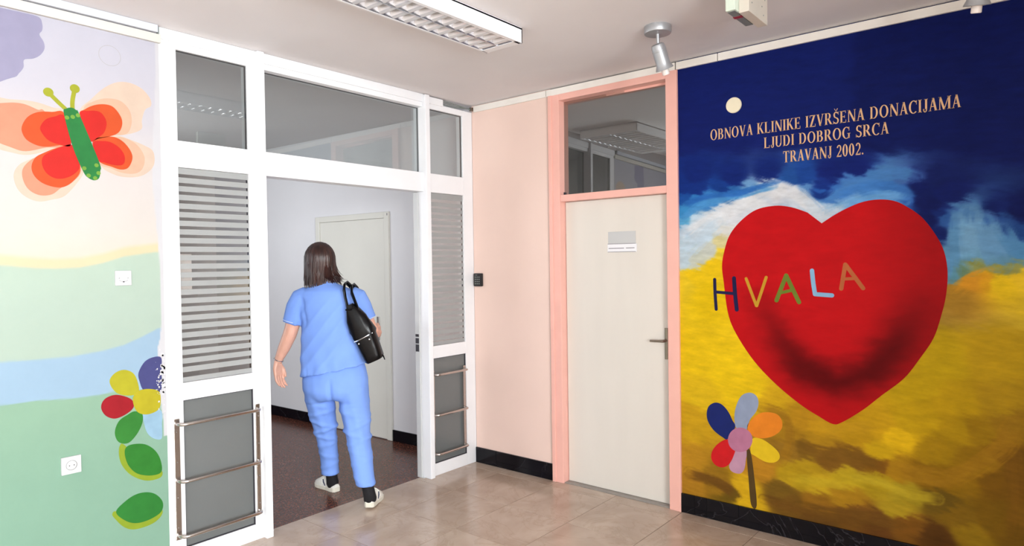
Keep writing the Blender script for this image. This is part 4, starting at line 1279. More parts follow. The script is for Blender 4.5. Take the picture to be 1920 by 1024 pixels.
WINS = [(-6.4, -4.62, 0.80, 2.70), (-4.58, -2.8, 0.80, 2.70)]
window_wall('wall_back', 'window wall behind the camera', True, -7.0, -7.62, 0.30, WINS)
o = boxobj('wall_shade_block', (-2.45, 0.12, -7.0, -4.7, 0, CEIL), M['wall_plain'])  # block added out of view to keep window light off the mural's right end
tag(o, 'unseen wall block added to shade the far end of the heart mural', kind='structure')
window_wall('wall_side', 'side wall of the hall with a window', False, -7.5, -7.12, 0.12, [(-4.6, -2.2, 0.80, 2.70)])
k = 0
for a, b, z0, z1 in WINS + [(-4.6, -2.2, .80, 2.70)]:
    k += 1
    hz = k < 3
    p = -7.0 if hz else -7.5
    r = empty('window_%d' % k, ((a + b) / 2, p, z0) if hz else (p, (a + b) / 2, z0))
    tag(r, 'white framed hall window behind the camera', kind='structure')

    def wb(a0, a1, y0, y1, c0, c1, n, m):
        dm = (a0, a1, p + y0, p + y1, c0, c1) if hz else (p + y0, p + y1, a0, a1, c0, c1)
        MB().box(*dm, bev=.003 if 'pane' not in n else 0).build(n, m, r)
    wb(a, a + .06, -.06, -.01, z0, z1, 'window_frame', M['white_alu'])
    wb(b - .06, b, -.06, -.01, z0, z1, 'window_frame', M['white_alu'])
    wb(a, b, -.06, -.01, z0, z0 + .06, 'window_frame', M['white_alu'])
    wb(a, b, -.06, -.01, z1 - .06, z1, 'window_frame', M['white_alu'])
    wb((a + b) / 2 - .035, (a + b) / 2 + .035, -.06, -.01, z0, z1, 'mullion', M['white_alu'])
    wb(a + .05, b - .05, -.04, -.035, z0 + .05, z1 - .05, 'window_pane', M['glass_window'])

# ------------------------------------------------------------------ ceiling light with mirror louvre
def louvre_light(label, LX0, LX1, LY0, LY1, n):
    LZ = 2.770
    lt = empty('ceiling_light', ((LX0 + LX1) / 2, (LY0 + LY1) / 2, CEIL))
    tag(lt, label, 'ceiling light')
    hs_ = MB()
    hs_.box(LX0, LX1, LY0, LY0 + .006, LZ, CEIL).box(LX0, LX1, LY1 - .006, LY1, LZ, CEIL).box(LX0, LX0 + .006, LY0, LY1, LZ, CEIL).box(LX1 - .006, LX1, LY0, LY1, LZ, CEIL).box(LX0, LX1, LY0, LY1, CEIL - .01, CEIL - .002)
    hs_.build('housing', M['white_alu'], lt)
    for y0, y1 in ((LY0 + .006, LY0 + .022), (LY1 - .012, LY1 - .006)):
        MB().box(LX0 + .006, LX1 - .006, y0, y1, LZ, LZ + .003).build('lip', M['white_alu'], lt)
    MB().box(LX1 - .05, LX1 - .006, LY0 + .006, LY1 - .006, LZ, LZ + .004).build('end_lip', M['white_alu'], lt)
    ym = (LY0 + .022 + LY1 - .012) / 2
    rows = ((LY0 + .024, ym - .004), (ym + .004, LY1 - .014))
    for y0, y1 in rows:
        # parabolic side reflectors
        for s, y in ((1, y0), (-1, y1)):
            mb = MB()
            pr = [(y, LZ + .001), (y + s * .004, LZ + .018), (y + s * .013, LZ + .036), (y + s * .028, LZ + .05)]
            vs = [[mb.bm.verts.new((x, a, z)) for a, z in pr] for x in (LX0 + .05, LX1 - .05)]
            for i in range(3):
                mb.bm.faces.new((vs[0][i], vs[0][i + 1], vs[1][i + 1], vs[1][i]))
            mb.build('side_reflector', M['mirror'], lt, smooth=True)
        MB().tube([(LX0 + .03, (y0 + y1) / 2, LZ + .052), (LX1 - .03, (y0 + y1) / 2, LZ + .052)], 0.013, 14).build('fluorescent_tube', M['bulb'], lt, smooth=True)
        for i in range(n):
            x = LX0 + .075 + (LX1 - LX0 - .15) * i / (n - 1)
            # blade: deep V with a rounded lower edge
            mb = MB()
            pts = [(-.023, .040), (-.0215, .020), (-.0145, .006), (0, .001), (.0145, .006), (.0215, .020), (.023, .040)]
            vs = [[mb.bm.verts.new((x + a, y, LZ + c)) for a, c in pts] for y in (y0 + .001, y1 - .001)]
            for q in range(6):
                mb.bm.faces.new((vs[0][q], vs[0][q + 1], vs[1][q + 1], vs[1][q]))
            mb.bm.faces.new(vs[0][::-1])
            mb.bm.faces.new(vs[1])
            mb.bm.faces.new((vs[0][0], vs[0][6], vs[1][6], vs[1][0]))
            mb.build('louvre_blade', M['lamella'], lt, smooth=True)
    MB().box(LX0 + .05, LX1 - .05, ym - .003, ym + .003, LZ + .001, LZ + .05).build('centre_divider', M['mirror'], lt)
    MB().box(LX1 - .052, LX1 - .048, LY0 + .02, LY1 - .012, LZ + .002, LZ + .05).build('end_reflector', M['mirror'], lt)


louvre_light('long white ceiling light with two rows of curved louvre blades', -2.335, -1.115, -1.405, -1.150, 15)
louvre_light('white louvred ceiling light seen through the transom over the cream door', 1.41, 2.63, -0.706, -0.10, 12)

# ------------------------------------------------------------------ spotlights
def spotlight(base, tip, label):
    base, tip = Vector(base), Vector(tip)
    r = empty('ceiling_spotlight', base)
    tag(r, label, 'spotlight', 'silver ceiling spotlights')
    B0 = Matrix.Translation(base)
    MB().lathe([(0.0001, 0), (0.070, 0), (0.072, -0.006), (0.072, -0.033), (0.069, -0.039), (0.0001, -0.0415)], B0, 40).build('ceiling_rose', M['alu_spot'], r, smooth=True)
    top = base + Vector((0, 0, -0.105))
    ax = (tip - top).normalized()
    joint = base + Vector((0.003, 0, -0.085))
    MB().tube([base + Vector((0, 0, -.030)), base + Vector((0.001, 0, -.045)), joint, joint + ax * 0.03], [0.012, 0.0085, 0.0085, 0.0085], 14).build('swivel_arm', M['alu_spot'], r, smooth=True)
    Lh = (tip - top).length
    q = ax.to_track_quat('Z', 'Y').to_matrix().to_4x4()
    T0 = Matrix.Translation(top) @ q
    k_ = Lh / 0.165
    hd_ = MB().lathe([(0.0001, -.014), (.022, -.014), (.033, -.008), (.037, .004), (.0375, .03), (.0375, .088 * k_), (.039, .107 * k_), (.045, .122 * k_), (.049, .132 * k_), (.046, .133 * k_), (.030, .110 * k_), (.0001, .108 * k_)], T0, 36).build('lamp_head', M['alu_spot'], r, smooth=True)
    MB().lathe([(.037, .020), (.039, .022), (.039, .028), (.037, .030)], T0, 32).build('head_ring', M['alu_spot'], hd_, smooth=True)
    MB().lathe([(0.0001, .165 * k_), (.017, .165 * k_), (.0195, .162 * k_), (.0195, .109 * k_)], T0, 24).build('bulb', M['bulb'], r, smooth=True)
    return r


spotlight((-0.652, -1.962, CEIL), (-0.588, -1.979, 2.603), 'silver ceiling spotlight above the pink door frame')
spotlight((-0.600, -3.372, CEIL), (-0.560, -3.352, 2.600), 'silver ceiling spotlight above the dark end of the heart mural')

# emergency box on the ceiling
eb = empty('emergency_light', (-0.88, -2.5, CEIL))
tag(eb, 'beige emergency light box hanging from the ceiling', 'emergency light')
MB().box(-1.009, -0.760, -2.516, -2.472, 2.700, CEIL - .001, bev=.004).build('light_unit', M['box_green'], eb)
MB().box(-0.968, -0.722, -2.562, -2.5165, 2.694, CEIL - .001, bev=.003).build('battery_case', M['box_beige'], eb)
MB().box(-0.998, -0.772, -2.511, -2.477, 2.697, 2.701).build('lens', M['box_dark'], eb)
MB().box(-0.925, -0.90, -2.513, -2.474, 2.6955, 2.699).build('red_mark', M['red_mark'], eb)
for x, z in ((-0.80, 2.76), (-0.78, 2.725), (-0.93, 2.74), (-0.76, 2.80)):
    MB().lathe([(.0001, .002), (.003, .0015), (.0035, 0)], Matrix.Translation((x, -2.562, z)) @ Matrix.Rotation(math.radians(90), 4, 'X'), 10).build('screw', M['key_grey'], eb)


# ------------------------------------------------------------------ the woman walking through the doorway
M['skin'] = mat('skin', (222, 168, 146), 0.45, vary=0.06, scale=25)
M['scrubs'] = mat('blue_cotton', (122, 158, 232), 0.75, vary=0.035, scale=9, bump=0.25, bscale=700, spec=0.25)
M['scrubs_trim'] = mat('pale_piping', (196, 212, 244), 0.7, vary=0.03)
M['sock'] = mat('black_knit', (14, 13, 18), 0.85, vary=0.2, scale=60, bump=0.3, bscale=500)
M['shoe'] = mat('off_white_shoe', (226, 224, 216), 0.45, vary=0.04, scale=20)
M['shoe_sole'] = mat('cream_sole', (214, 210, 196), 0.6, vary=0.04)
M['shoe_navy'] = mat('navy_shoe_trim', (40, 46, 74), 0.5, vary=0.1)
M['hair'] = mat('dark_brown_hair', (50, 25, 20), 0.36, vary=0.5, scale=9, stretch=(6, 6, 0.8), spec=0.6)
M['leather'] = mat('black_leather', (11, 10, 12), 0.27, vary=0.2, scale=8, bump=0.4, bscale=45, spec=0.22)
PO = Vector((-1.2, 0.15, 0.0))
RH = Vector((math.cos(YAW), -math.sin(YAW), 0))
DH = Vector((math.sin(YAW), math.cos(YAW), 0))


def bp(a, d, z):
    """body frame (sideways, ahead, up) to the hall"""
    return PO + RH * a + DH * d + Vector((0, 0, z))


def loft(bm, secs, n=24, cap=True, tilt=0.0):
    """secs: (a, d, z, half width, half depth) level rings"""
    rings = []
    for s in secs:
        a, d, z, w, h = s[:5]
        sl = s[5] if len(s) > 5 else tilt
        rings.append([bm.verts.new(bp(a + w * math.cos(t), d + h * math.sin(t), z + sl * w * math.cos(t))) for t in (2 * math.pi * k / n for k in range(n))])
    for p, q in zip(rings, rings[1:]):
        for k in range(n):
            bm.faces.new((p[k], p[(k + 1) % n], q[(k + 1) % n], q[k]))
    if cap:
        bm.faces.new(rings[0][::-1])
        bm.faces.new(rings[-1])


def limb(mb, pts, rad, n=16, flat=1.0):
    # rounded ends so that pieces fuse cleanly
    mb.tube([bp(*p) for p in pts], rad, n, True, flat)


def ball(bm, c, r, sc=(1, 1, 1), rot=None):
    Mx = Matrix.Translation(bp(*c)) @ Matrix.Rotation(math.atan2(RH.y, RH.x), 4, 'Z') @ (rot or Matrix.Identity(4)) @ Matrix.Diagonal((sc[0], sc[1], sc[2], 1))
    bmesh.ops.create_uvsphere(bm, u_segments=24, v_segments=14, radius=r, matrix=Mx)


def fuse(name, mb, m, parent, voxel, smooth=6, post=None):
    """merge the overlapping pieces into one continuous skin"""
    bmesh.ops.recalc_face_normals(mb.bm, faces=mb.bm.faces[:])
    me = bpy.data.meshes.new(name + '_raw')
    mb.bm.to_mesh(me)
    mb.bm.free()
    o = bpy.data.objects.new(name + '_raw', me)
    COL.objects.link(o)
    r = o.modifiers.new('r', 'REMESH')
    r.mode = 'VOXEL'
    r.voxel_size = voxel
    s = o.modifiers.new('s', 'SMOOTH')
    s.factor = 0.5
    s.iterations = smooth
    dg = bpy.context.evaluated_depsgraph_get()
    dg.update()
    me2 = bpy.data.meshes.new_from_object(o.evaluated_get(dg))
    bpy.data.objects.remove(o)
    bpy.data.meshes.remove(me)
    me2.name = name
    if post:
        n = len(me2.vertices)
        co = np.empty(n * 3, np.float32)
        me2.vertices.foreach_get('co', co)
        nr = np.empty(n * 3, np.float32)
        me2.vertex_normals.foreach_get('vector', nr)
        co, nr = co.reshape(-1, 3), nr.reshape(-1, 3)
        rel = co - np.array(PO)
        A, D_, Z_ = rel @ np.array(RH), rel @ np.array(DH), rel[:, 2]
        co = co + nr * post(A, D_, Z_)[:, None]
        me2.vertices.foreach_set('co', co.astype(np.float32).ravel())
        me2.update()
    return link(name, me2, m, parent, smooth=True)


person = empty('person', bp(0.03, 0.02, 0))
tag(person, 'person in light blue scrubs walking away through the doorway', 'person')

# ---- trousers
tb = MB()
loft(tb.bm, [(-.027, 0, .96, .19, .115), (-.026, 0, .90, .208, .138), (-.026, 0, .83, .222, .158), (-.024, 0, .76, .222, .158), (-.022, 0, .72, .205, .14), (-.022, 0, .69, .17, .11)])
loft(tb.bm, [(-.135, .0, .77, .100, .125), (-.138, .02, .68, .096, .115), (-.130, .06, .55, .083, .098), (-.124, .09, .45, .074, .084), (-.120, .11, .36, .067, .074), (-.117, .14, .25, .061, .064), (-.116, .155, .17, .060, .062), (-.116, .16, .128, .063, .066)])
loft(tb.bm, [(.095, .0, .77, .102, .125), (.100, -.01, .68, .102, .115), (.116, -.035, .58, .094, .10), (.135, -.055, .46, .082, .087), (.155, -.075, .34, .075, .079), (.180, -.115, .22, .067, .070), (.196, -.135, .16, .064, .066), (.199, -.138, .145, .066, .068)])


def trouser_folds(A, D_, Z_):
    leg = np.where(A < -0.02, 0.0, 1.0)
    f = np.zeros_like(A)
    for zc, sl, w, amp in ((.66, .25, .018, .006), (.60, -.2, .016, .006), (.52, .35, .014, .007), (.47, -.25, .013, .007), (.42, .3, .013, .006), (.36, -.2, .014, .004), (.28, .3, .015, .004), (.20, -.35, .014, .004)):
        u = Z_ - zc - sl * (A + .12 * (1 - leg) - .13 * leg) * np.where(leg > 0, 1, -1)
        f += amp * np.exp(-(u / w) ** 2) * np.clip(.75 - Z_, 0, .15) / .15
    # crease between the buttocks and the trouser seam
    back = np.clip(-D_ / .1, 0, 1)
    f -= .016 * np.exp(-((A + .022) / .014) ** 2) * np.clip((.86 - Z_) / .08, 0, 1) * np.clip((Z_ - .66) / .05, 0, 1) * back
    f += .010 * np.exp(-((Z_ - .745) / .06) ** 2) * back * (np.exp(-((A + .12) / .07) ** 2) + np.exp(-((A - .08) / .07) ** 2))
    f -= .008 * np.exp(-((Z_ - .685 + .1 * np.abs(A + .02)) / .014) ** 2) * back
    return f + .0025 * np.sin(A * 90 + Z_ * 24) * np.exp(-((Z_ - .5) / .25) ** 2)


fuse('trousers', tb, M['scrubs'], person, 0.009, 6, trouser_folds)

# ---- tunic with short sleeves
tb = MB()
loft(tb.bm, [(-.085, .012, 1.492, .062, .058), (-.082, .008, 1.470, .085, .070), (-.076, .004, 1.448, .135, .088), (-.070, .0, 1.425, .180, .102), (-.064, 0, 1.39, .205, .115), (-.052, 0, 1.33, .212, .125), (-.030, 0, 1.22, .216, .132), (-.027, 0, 1.10, .222, .134), (-.026, 0, 1.0, .228, .142), (-.026, 0, .93, .232, .155, .13), (-.026, 0, .893, .237, .167, .19)], n=32)
limb(tb, [(-.20, 0, 1.392), (-.245, 0, 1.375), (-.278, 0, 1.315), (-.295, 0, 1.26), (-.309, 0, 1.208)], [.070, .074, .072, .068, .066])
limb(tb, [(.085, .01, 1.392), (.125, .015, 1.375), (.152, .03, 1.315), (.172, .04, 1.26), (.186, .05, 1.225)], [.066, .072, .070, .066, .064])


def tunic_folds(A, D_, Z_):
    back = np.clip(-D_ / .05, 0, 1)
    f = np.zeros_like(A)
    # long diagonal pulls from the bag shoulder down to the left hip
    for c, w, amp in ((-.03, .016, .007), (.05, .014, .006), (.125, .018, .007), (.20, .015, .005), (-.12, .016, .005)):
        u = (Z_ - 1.16) * .62 - (A + .03) * .78 + c - .10
        f += amp * np.exp(-(u / w) ** 2) * np.clip((1.40 - Z_) / .1, 0, 1) * back
    f += .004 * np.sin(A * 55 + Z_ * 14) * np.clip((1.05 - Z_) / .12, 0, 1)
    f -= .010 * np.exp(-((A + .215 - (1.38 - Z_) * .12) / .016) ** 2) * np.clip((Z_ - 1.18) / .05, 0, 1) * np.clip((1.40 - Z_) / .05, 0, 1)
    f -= .007 * np.exp(-((A + .185) / .008) ** 2) * np.clip((.95 - Z_) / .05, 0, 1) * back
    return f


fuse('tunic', tb, M['scrubs'], person, 0.008, 5, tunic_folds)
# pale piping round the cuffs and yoke seam
for c, nrm, r in (((-.3055, 0, 1.222), (-.27, 0, -1), .0655), ((.184, .049, 1.233), (.27, .16, -1), .0635)):
    nv = (RH * nrm[0] + DH * nrm[1] + Vector((0, 0, nrm[2]))).normalized()
    e1 = nv.orthogonal().normalized()
    e2 = nv.cross(e1)
    ring_ = [bp(*c) + (e1 * math.cos(t) + e2 * math.sin(t)) * r for t in np.linspace(0, 2 * math.pi, 33)]
    MB().tube(ring_, 0.0026, 6, False).build('sleeve_piping', M['scrubs_trim'], person, smooth=True)
ct = MB()
cr = [bp(-.086 + .066 * math.cos(t), .012 + .062 * math.sin(t), 1.490 + .004 * math.sin(t)) for t in np.linspace(0, 2 * math.pi, 33)]
ct.tube(cr, 0.007, 8, False).build('collar', M['scrubs'], person, smooth=True)

# ---- body: one skin with head, neck, arms and hands
bb_ = MB()
HC0 = (-.130, .035, 1.612)
FA = math.radians(28)                       # head turned towards the left
rotH = Matrix.Rotation(FA, 4, 'Z')


def hp(x, y, z):
    """head frame: x to her right, y out of the face"""
    return (HC0[0] + x * math.cos(FA) - y * math.sin(FA), HC0[1] + x * math.sin(FA) + y * math.cos(FA), HC0[2] + z)


ball(bb_.bm, hp(0, -.006, .022), .092, (.82, 1.02, 1.0), rotH)
ball(bb_.bm, hp(0, .022, -.045), .066, (.90, 1.02, 1.08), rotH)
ball(bb_.bm, hp(0, .070, -.088), .022, (1.2, .8, .8), rotH)
limb(bb_, [hp(0, .088, .012), hp(0, .100, -.012), hp(0, .112, -.033), hp(0, .098, -.040)], [.006, .009, .012, .008], 10)
limb(bb_, [hp(-.020, .089, -.066), hp(0, .094, -.064), hp(.020, .089, -.066)], [.005, .007, .005], 8)
for s in (-1, 1):
    ball(bb_.bm, hp(s * .077, -.004, -.012), .026, (.35, .72, 1.15), rotH)
limb(bb_, [hp(0, -.012, -.07), (-.105, .018, 1.50), (-.088, .010, 1.44)], [.052, .050, .062], 16)
loft(bb_.bm, [(-.08, .005, 1.455, .08, .06), (-.065, 0, 1.39, .165, .085), (-.05, 0, 1.30, .165, .095), (-.03, 0, 1.1, .165, .095), (-.026, 0, .9, .17, .11), (-.024, 0, .76, .17, .11)])
limb(bb_, [(-.125, .0, .78), (-.130, .06, .55), (-.120, .11, .36), (-.116, .16, .15)], [.08, .062, .045, .028])
limb(bb_, [(.09, .0, .78), (.116, -.035, .58), (.155, -.075, .34), (.205, -.14, .15)], [.08, .065, .045, .028])
# left arm hanging, hand relaxed
limb(bb_, [(-.19, 0, 1.385), (-.25, 0, 1.36), (-.295, .0, 1.26), (-.312, .0, 1.185), (-.330, .0, 1.13), (-.372, .004, 1.04), (-.405, .008, .975), (-.416, .010, .948)], [.05, .055, .051, .047, .046, .040, .030, .0265])
WD = Vector((math.cos(math.radians(66)), math.sin(math.radians(66)), 0))     # across the palm, in (a, d)
PN = Vector((math.sin(math.radians(66)), -math.cos(math.radians(66)), 0))    # palm side
h0 = Vector((-.418, .010, .948))
for k in range(5):
    t = (k - 2) / 2
    limb(bb_, [tuple(h0 + WD * (.012 * t)), tuple(h0 + WD * (.026 * t) + Vector((0, 0, -.045))), tuple(h0 + WD * (.030 * t) + PN * .006 + Vector((.002, 0, -.092)))], [.017, .0155, .012], 10)
for k, (ln, off) in enumerate(((.070, -.031), (.084, -.0105), (.090, .0105), (.080, .031))):
    b0 = h0 + WD * off + PN * .005 + Vector((.002, 0, -.090))
    c1 = b0 + WD * (off * .08) + PN * .008 + Vector((0, 0, -ln * .46))
    c2 = c1 + PN * .016 + Vector((0, 0, -ln * .30))
    c3 = c2 + PN * .017 + Vector((0, 0, -ln * .20))
    limb(bb_, [tuple(b0), tuple(c1), tuple(c2), tuple(c3)], [.0098, .0090, .0083, .0068], 10)
t0 = h0 + WD * .022 + Vector((0, 0, -.022))
limb(bb_, [tuple(t0), tuple(t0 + WD * .016 + PN * .014 + Vector((0, 0, -.034))), tuple(t0 + WD * .018 + PN * .026 + Vector((0, 0, -.064))), tuple(t0 + WD * .014 + PN * .032 + Vector((0, 0, -.086)))], [.0135, .0120, .0100, .0078], 10)
# right arm, forearm carried forward under the bag strap
limb(bb_, [(.08, .01, 1.385), (.13, .015, 1.36), (.172, .04, 1.26), (.196, .055, 1.185), (.212, .075, 1.145), (.222, .15, 1.125), (.218, .235, 1.115), (.214, .268, 1.112)], [.05, .054, .050, .047, .045, .040, .030, .0265])
g0 = Vector((.213, .270, 1.112))
for k in range(5):
    t = (k - 2) / 2
    limb(bb_, [tuple(g0 + Vector((0, 0, .012 * t))), tuple(g0 + Vector((-.002, .045, .026 * t))), tuple(g0 + Vector((-.008, .090, .030 * t)))], [.017, .0155, .012], 10)
for k, (ln, off) in enumerate(((.070, -.031), (.084, -.0105), (.090, .0105), (.080, .031))):
    b0 = g0 + Vector((-.006, .088, off))
    c1 = b0 + Vector((-.014, ln * .45, off * .08))
    c2 = c1 + Vector((-.028, ln * .20, 0))
    c3 = c2 + Vector((-.024, ln * .02, 0))
    limb(bb_, [tuple(b0), tuple(c1), tuple(c2), tuple(c3)], [.0098, .0090, .0083, .0068], 10)
t0 = g0 + Vector((0, .022, .024))
limb(bb_, [tuple(t0), tuple(t0 + Vector((-.010, .030, .024))), tuple(t0 + Vector((-.020, .058, .030))), tuple(t0 + Vector((-.028, .078, .028)))], [.0135, .0120, .0100, .0078], 10)
body = fuse('body', bb_, M['skin'], person, 0.0042, 3)
for s in (-1, 1):
    e = MB()
    ball(e.bm, hp(s * .031, .0765, .012), .0125)
    eye = e.build('eye', M['socket'], person, smooth=True)
    e = MB()
    ball(e.bm, hp(s * .031, .0845, .012), .0062)
    e.build('iris', M['hair'], eye, smooth=True)
lm = MB()
limb(lm, [hp(-.022, .0955, -.0655), hp(-.008, .1015, -.062), hp(.008, .1015, -.062), hp(.022, .0955, -.0655)], [.002, .005, .005, .002], 8)
lm.build('lips', mat('lip_colour', (178, 96, 92), 0.4), person, smooth=True)
# bracelet
nv = (bp(-.416, .010, .948) - bp(-.405, .008, .975)).normalized()
e1 = nv.orthogonal().normalized()
e2 = nv.cross(e1)
MB().tube([bp(-.411, .009, .962) + (e1 * math.cos(t) + e2 * math.sin(t)) * .0315 for t in np.linspace(0, 2 * math.pi, 33)], 0.0032, 8, False).build('bracelet', M['mirror'], person, smooth=True)

# ---- hair: an inner cap plus many tapering locks
hb = MB()
ball(hb.bm, hp(0, -.018, .030), .104, (.86, .98, 1.0), rotH)
rings = []
for z, w, d, oy in ((.03, .090, .098, -.022), (-.02, .094, .094, -.026), (-.07, .092, .084, -.034), (-.105, .086, .066, -.045), (-.122, .07, .05, -.05)):
    rr = []
    for k in range(28):
        t = math.radians(200) - math.radians(220) * k / 27 + math.radians(0)
        t = -math.radians(90) + (k / 27 - .5) * math.radians(250)
        rr.append(hb.bm.verts.new(bp(*hp(w * math.cos(t), oy + d * math.sin(t), z))))
    rings.append(rr)
for p_, q_ in zip(rings, rings[1:]):
    for k in range(27):
        hb.bm.faces.new((p_[k], p_[k + 1], q_[k + 1], q_[k]))
rnd = random.Random(11)
for k in range(420):
    th = -math.radians(90) + rnd.uniform(-1, 1) * math.radians(128)       # around the back of the head
    lay = rnd.uniform(0, 1)
    r_ = 1.0 + .10 * lay
    cx, sy = math.cos(th), math.sin(th)
    start = rnd.uniform(.02, .55)
    pts = []
    rads = []
    wob = rnd.uniform(-.012, .012)
    drop = rnd.uniform(-.175, -.120) + (.018 if lay > .7 else 0)
    # image-right side flicks outwards with the stride
    side = cx * math.cos(FA) - sy * math.sin(FA)
    flick = max(0.0, side - .25) * rnd.uniform(.03, .085) + max(0, -side - .6) * rnd.uniform(.0, .02)
    for i in range(10):
        u = i / 9
        if u < .5:
            ph = start + (math.pi / 2 - start) * (u / .5)
            x, y, z = .092 * r_ * math.sin(ph) * cx, -.018 + .104 * r_ * math.sin(ph) * sy, .030 + .104 * r_ * math.cos(ph)
        else:
            v = (u - .5) / .5
            x = .092 * r_ * cx * (1 - .05 * v) + wob * v
            y = -.018 + (.104 * r_ * (1 - .26 * v)) * sy
            z = .030 + (drop - .030) * v
            x += flick * v ** 2.2 * cx
            y += flick * v ** 2.2 * sy * .5
            z += flick * .35 * v ** 3
        pts.append(bp(*hp(x, y, z)))
        rads.append((.0075 if u < .75 else .0075 * (1 - (u - .75) / .25 * .9)) * rnd.uniform(.85, 1.1) * (1.15 - .35 * lay))
    hb.tube(pts, rads, 6, False, .55)
for k in range(60):     # loose tips flying out to the right
    th = math.radians(rnd.uniform(-62, 6)) - FA
    cx, sy = math.cos(th), math.sin(th)
    L_ = rnd.uniform(.015, .085)
    z0 = rnd.uniform(-.10, -.05)
    pts = [bp(*hp(.098 * cx, -.018 + .106 * sy, z0 + .05)), bp(*hp(.102 * cx, -.018 + .106 * sy, z0)), bp(*hp((.106 + .45 * L_) * cx, -.018 + .106 * sy, z0 - .030)), bp(*hp((.110 + L_) * cx, -.018 + .106 * sy, z0 - .040 + rnd.uniform(-.005, .012)))]
    hb.tube(pts, [.005, .005, .0035, .0006], 5, False, .5)
hair = hb.build('hair', M['hair'], person, smooth=True, sharp=80)


# ---- socks and shoes
def footwear(heel, az, lift, sock_pts):
    """heel: (a, d) of the heel's back edge; az: angle of the toe direction in (a, d)"""
    sk = MB()
    limb(sk, sock_pts, [.040, .0385, .040, .043, .038], 18)
    fx, fy = math.cos(az), math.sin(az)

    def fp(t, s, z):
        return bp(heel[0] + fx * t - fy * s, heel[1] + fy * t + fx * s, z + lift * max(0, 1 - t / .17))
    sk.build('sock', M['sock'], person, smooth=True)
    # sole: wedge with rounded plan
    prof = [(0.0, .020), (.012, .031), (.05, .035), (.10, .035), (.15, .041), (.19, .044), (.22, .040), (.245, .026), (.256, .008)]
    mb = MB()
    vs = []
    for t, w in prof:
        h = .030 - .008 * min(1, t / .2)
        vs.append([mb.bm.verts.new(fp(t, -w, 0)), mb.bm.verts.new(fp(t, -w * 1.03, h)), mb.bm.verts.new(fp(t, w * 1.03, h)), mb.bm.verts.new(fp(t, w, 0))])
    for a, b in zip(vs, vs[1:]):
        for k in range(4):
            mb.bm.faces.new((a[k], a[(k + 1) % 4], b[(k + 1) % 4], b[k]))
    mb.bm.faces.new(vs[0][::-1])
    mb.bm.faces.new(vs[-1])
    sole = None
    up = MB()
    secs = [(.003, .023, .052), (.02, .032, .056), (.05, .035, .058), (.085, .036, .062), (.115, .0375, .088), (.14, .040, .092), (.17, .042, .080), (.20, .041, .064), (.23, .033, .050), (.25, .014, .036)]
    rings = []
    for t, w, hh in secs:
        rings.append([up.bm.verts.new(fp(t, -w * math.cos(q) * (1 if q < math.pi else 1), .022 + (hh - .022) * math.sin(q) ** .7)) for q in np.linspace(0.0, math.pi, 13)])
    for a, b in zip(rings, rings[1:]):
        for k in range(12):
            up.bm.faces.new((a[k], a[k + 1], b[k + 1], b[k]))
        up.bm.faces.new((a[12], a[0], b[0], b[12]))
    up.bm.faces.new(rings[0])
    up.bm.faces.new(rings[-1][::-1])
    shoe = up.build('shoe', M['shoe'], person, smooth=True, sharp=50)
    mb.build('sole', M['shoe_sole'], shoe)
    for s in (-1, 1):
        MB().tube([fp(.095, s * .037, .034), fp(.112, s * .0375, .056), fp(.122, s * .034, .074)], [.0035, .0045, .0035], 8).build('side_stripe', M['shoe_navy'], shoe, smooth=True)
    MB().tube([fp(.128, .0405 * math.cos(q), .024 + .071 * math.sin(q) ** .7) for q in np.linspace(.15, math.pi - .15, 11)], .004, 8).build('instep_band', M['shoe'], shoe, smooth=True)
    return shoe


footwear((-.072, .165), math.radians(139), 0.0, [(-.115, .165, .20), (-.114, .175, .13), (-.113, .187, .085), (-.112, .195, .055), (-.112, .20, .035)])
footwear((.226, -.185), math.radians(86), 0.014, [(.196, -.135, .20), (.212, -.145, .14), (.224, -.148, .09), (.228, -.146, .06), (.230, -.14, .045)])

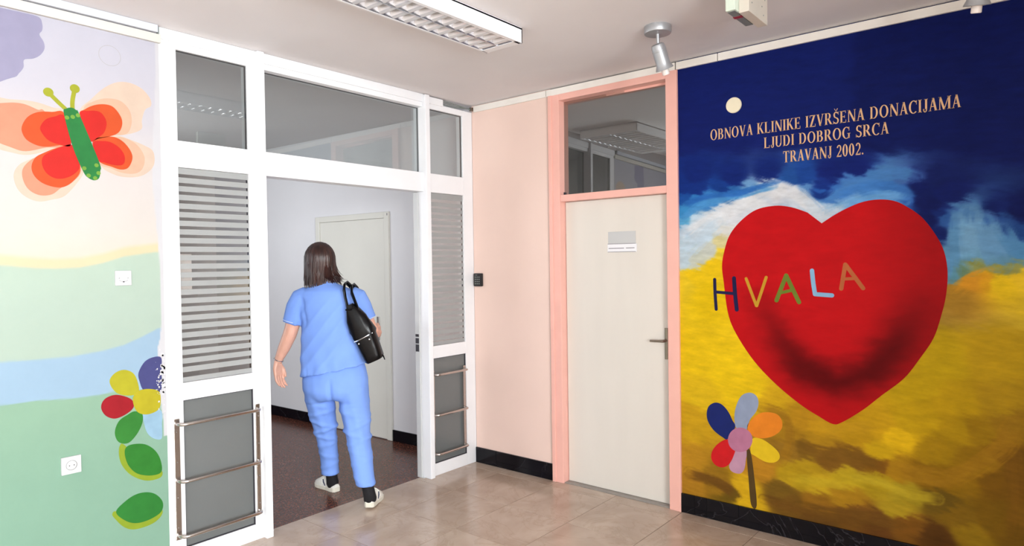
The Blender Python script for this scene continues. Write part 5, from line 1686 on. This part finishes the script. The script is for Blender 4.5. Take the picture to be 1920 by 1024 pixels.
# ---- shoulder bag
bag = empty('shoulder_bag', bp(.24, -.13, .95))
tag(bag, 'black leather shoulder bag hanging from the right shoulder of the walking person', 'bag')
gm = MB()
T, Bm = Vector((.118, -.158, 1.340)), Vector((.278, -.112, .962))
ax_ = (Bm - T).normalized()
sd = Vector((ax_.z * -1, 0, ax_.x)).normalized()          # across the bag in the picture plane
if sd.x < 0:
    sd = -sd
th_ = ax_.cross(sd).normalized()
prof = [(0.0, .020, .022), (.04, .038, .034), (.10, .058, .046), (.17, .069, .056), (.215, .071, .060), (.235, .066, .060), (.30, .062, .064), (.36, .058, .064), (.392, .056, .063), (.402, .050, .056)]
rings = []
for t, w, h in prof:
    w *= 1.10
    c = T + ax_ * t + sd * (.006 * math.sin(t * 9))
    rr = []
    for k in range(28):
        q = 2 * math.pi * k / 28
        cw, sw = math.cos(q), math.sin(q)
        e_ = .62
        x = w * math.copysign(abs(cw) ** e_, cw)
        y = h * math.copysign(abs(sw) ** e_, sw)
        wr_ = 1 + (.075 * math.sin(5 * q + t * 70) if .03 < t < .22 else 0)
        p = c + sd * x * wr_ + th_ * y * wr_
        rr.append(gm.bm.verts.new(bp(p.x, p.y, p.z)))
    rings.append(rr)
for p_, q_ in zip(rings, rings[1:]):
    for k in range(28):
        gm.bm.faces.new((p_[k], p_[(k + 1) % 28], q_[(k + 1) % 28], q_[k]))
gm.bm.faces.new(rings[0][::-1])
gm.bm.faces.new(rings[-1])
pouch = gm.build('pouch', M['leather'], bag, smooth=True, sharp=55)


def gp_(t, x, y):
    p = T + ax_ * t + sd * x + th_ * y
    return bp(p.x, p.y, p.z)


front = -1 if th_.y > 0 else 1
for pth in ([(.106, -.158, 1.320), (.090, -.152, 1.385), (.076, -.128, 1.438), (.064, -.06, 1.474), (.060, .0, 1.482), (.07, .07, 1.454), (.11, .10, 1.38), (.13, .08, 1.31)],
            [(.185, -.160, 1.262), (.164, -.160, 1.335), (.128, -.135, 1.415), (.110, -.06, 1.458), (.106, .0, 1.466), (.112, .07, 1.440), (.14, .09, 1.36), (.16, .05, 1.28)]):
    MB().tube([bp(*p) for p in pth], .0145, 10, True, .36).build('strap', M['leather'], bag, smooth=True)
fl_ = []
MB().tube([gp_(.235, -.066, front * .045), gp_(.232, -.03, front * .066), gp_(.228, .02, front * .067), gp_(.225, .066, front * .045)], .004, 8).build('zip_seam', M['mirror'], bag, smooth=True)
for x in (-.04, .035):
    MB().lathe([(.0001, .004), (.005, .003), (.006, 0)], Matrix.Translation(gp_(.255, x, front * .062)) @ (-DH).to_track_quat('Z', 'Y').to_matrix().to_4x4(), 12).build('rivet', M['mirror'], bag, smooth=True)
MB().tube([gp_(.375, .055, front * .02), gp_(.40, .060, front * .02), gp_(.425, .058, front * .02)], [.004, .005, .003], 8).build('tag_pull', M['leather'], bag, smooth=True)
MB().tube([gp_(.02, -.03, front * .03), gp_(.03, 0, front * .036), gp_(.02, .03, front * .03)], .006, 8).build('gather_band', M['leather'], bag, smooth=True)
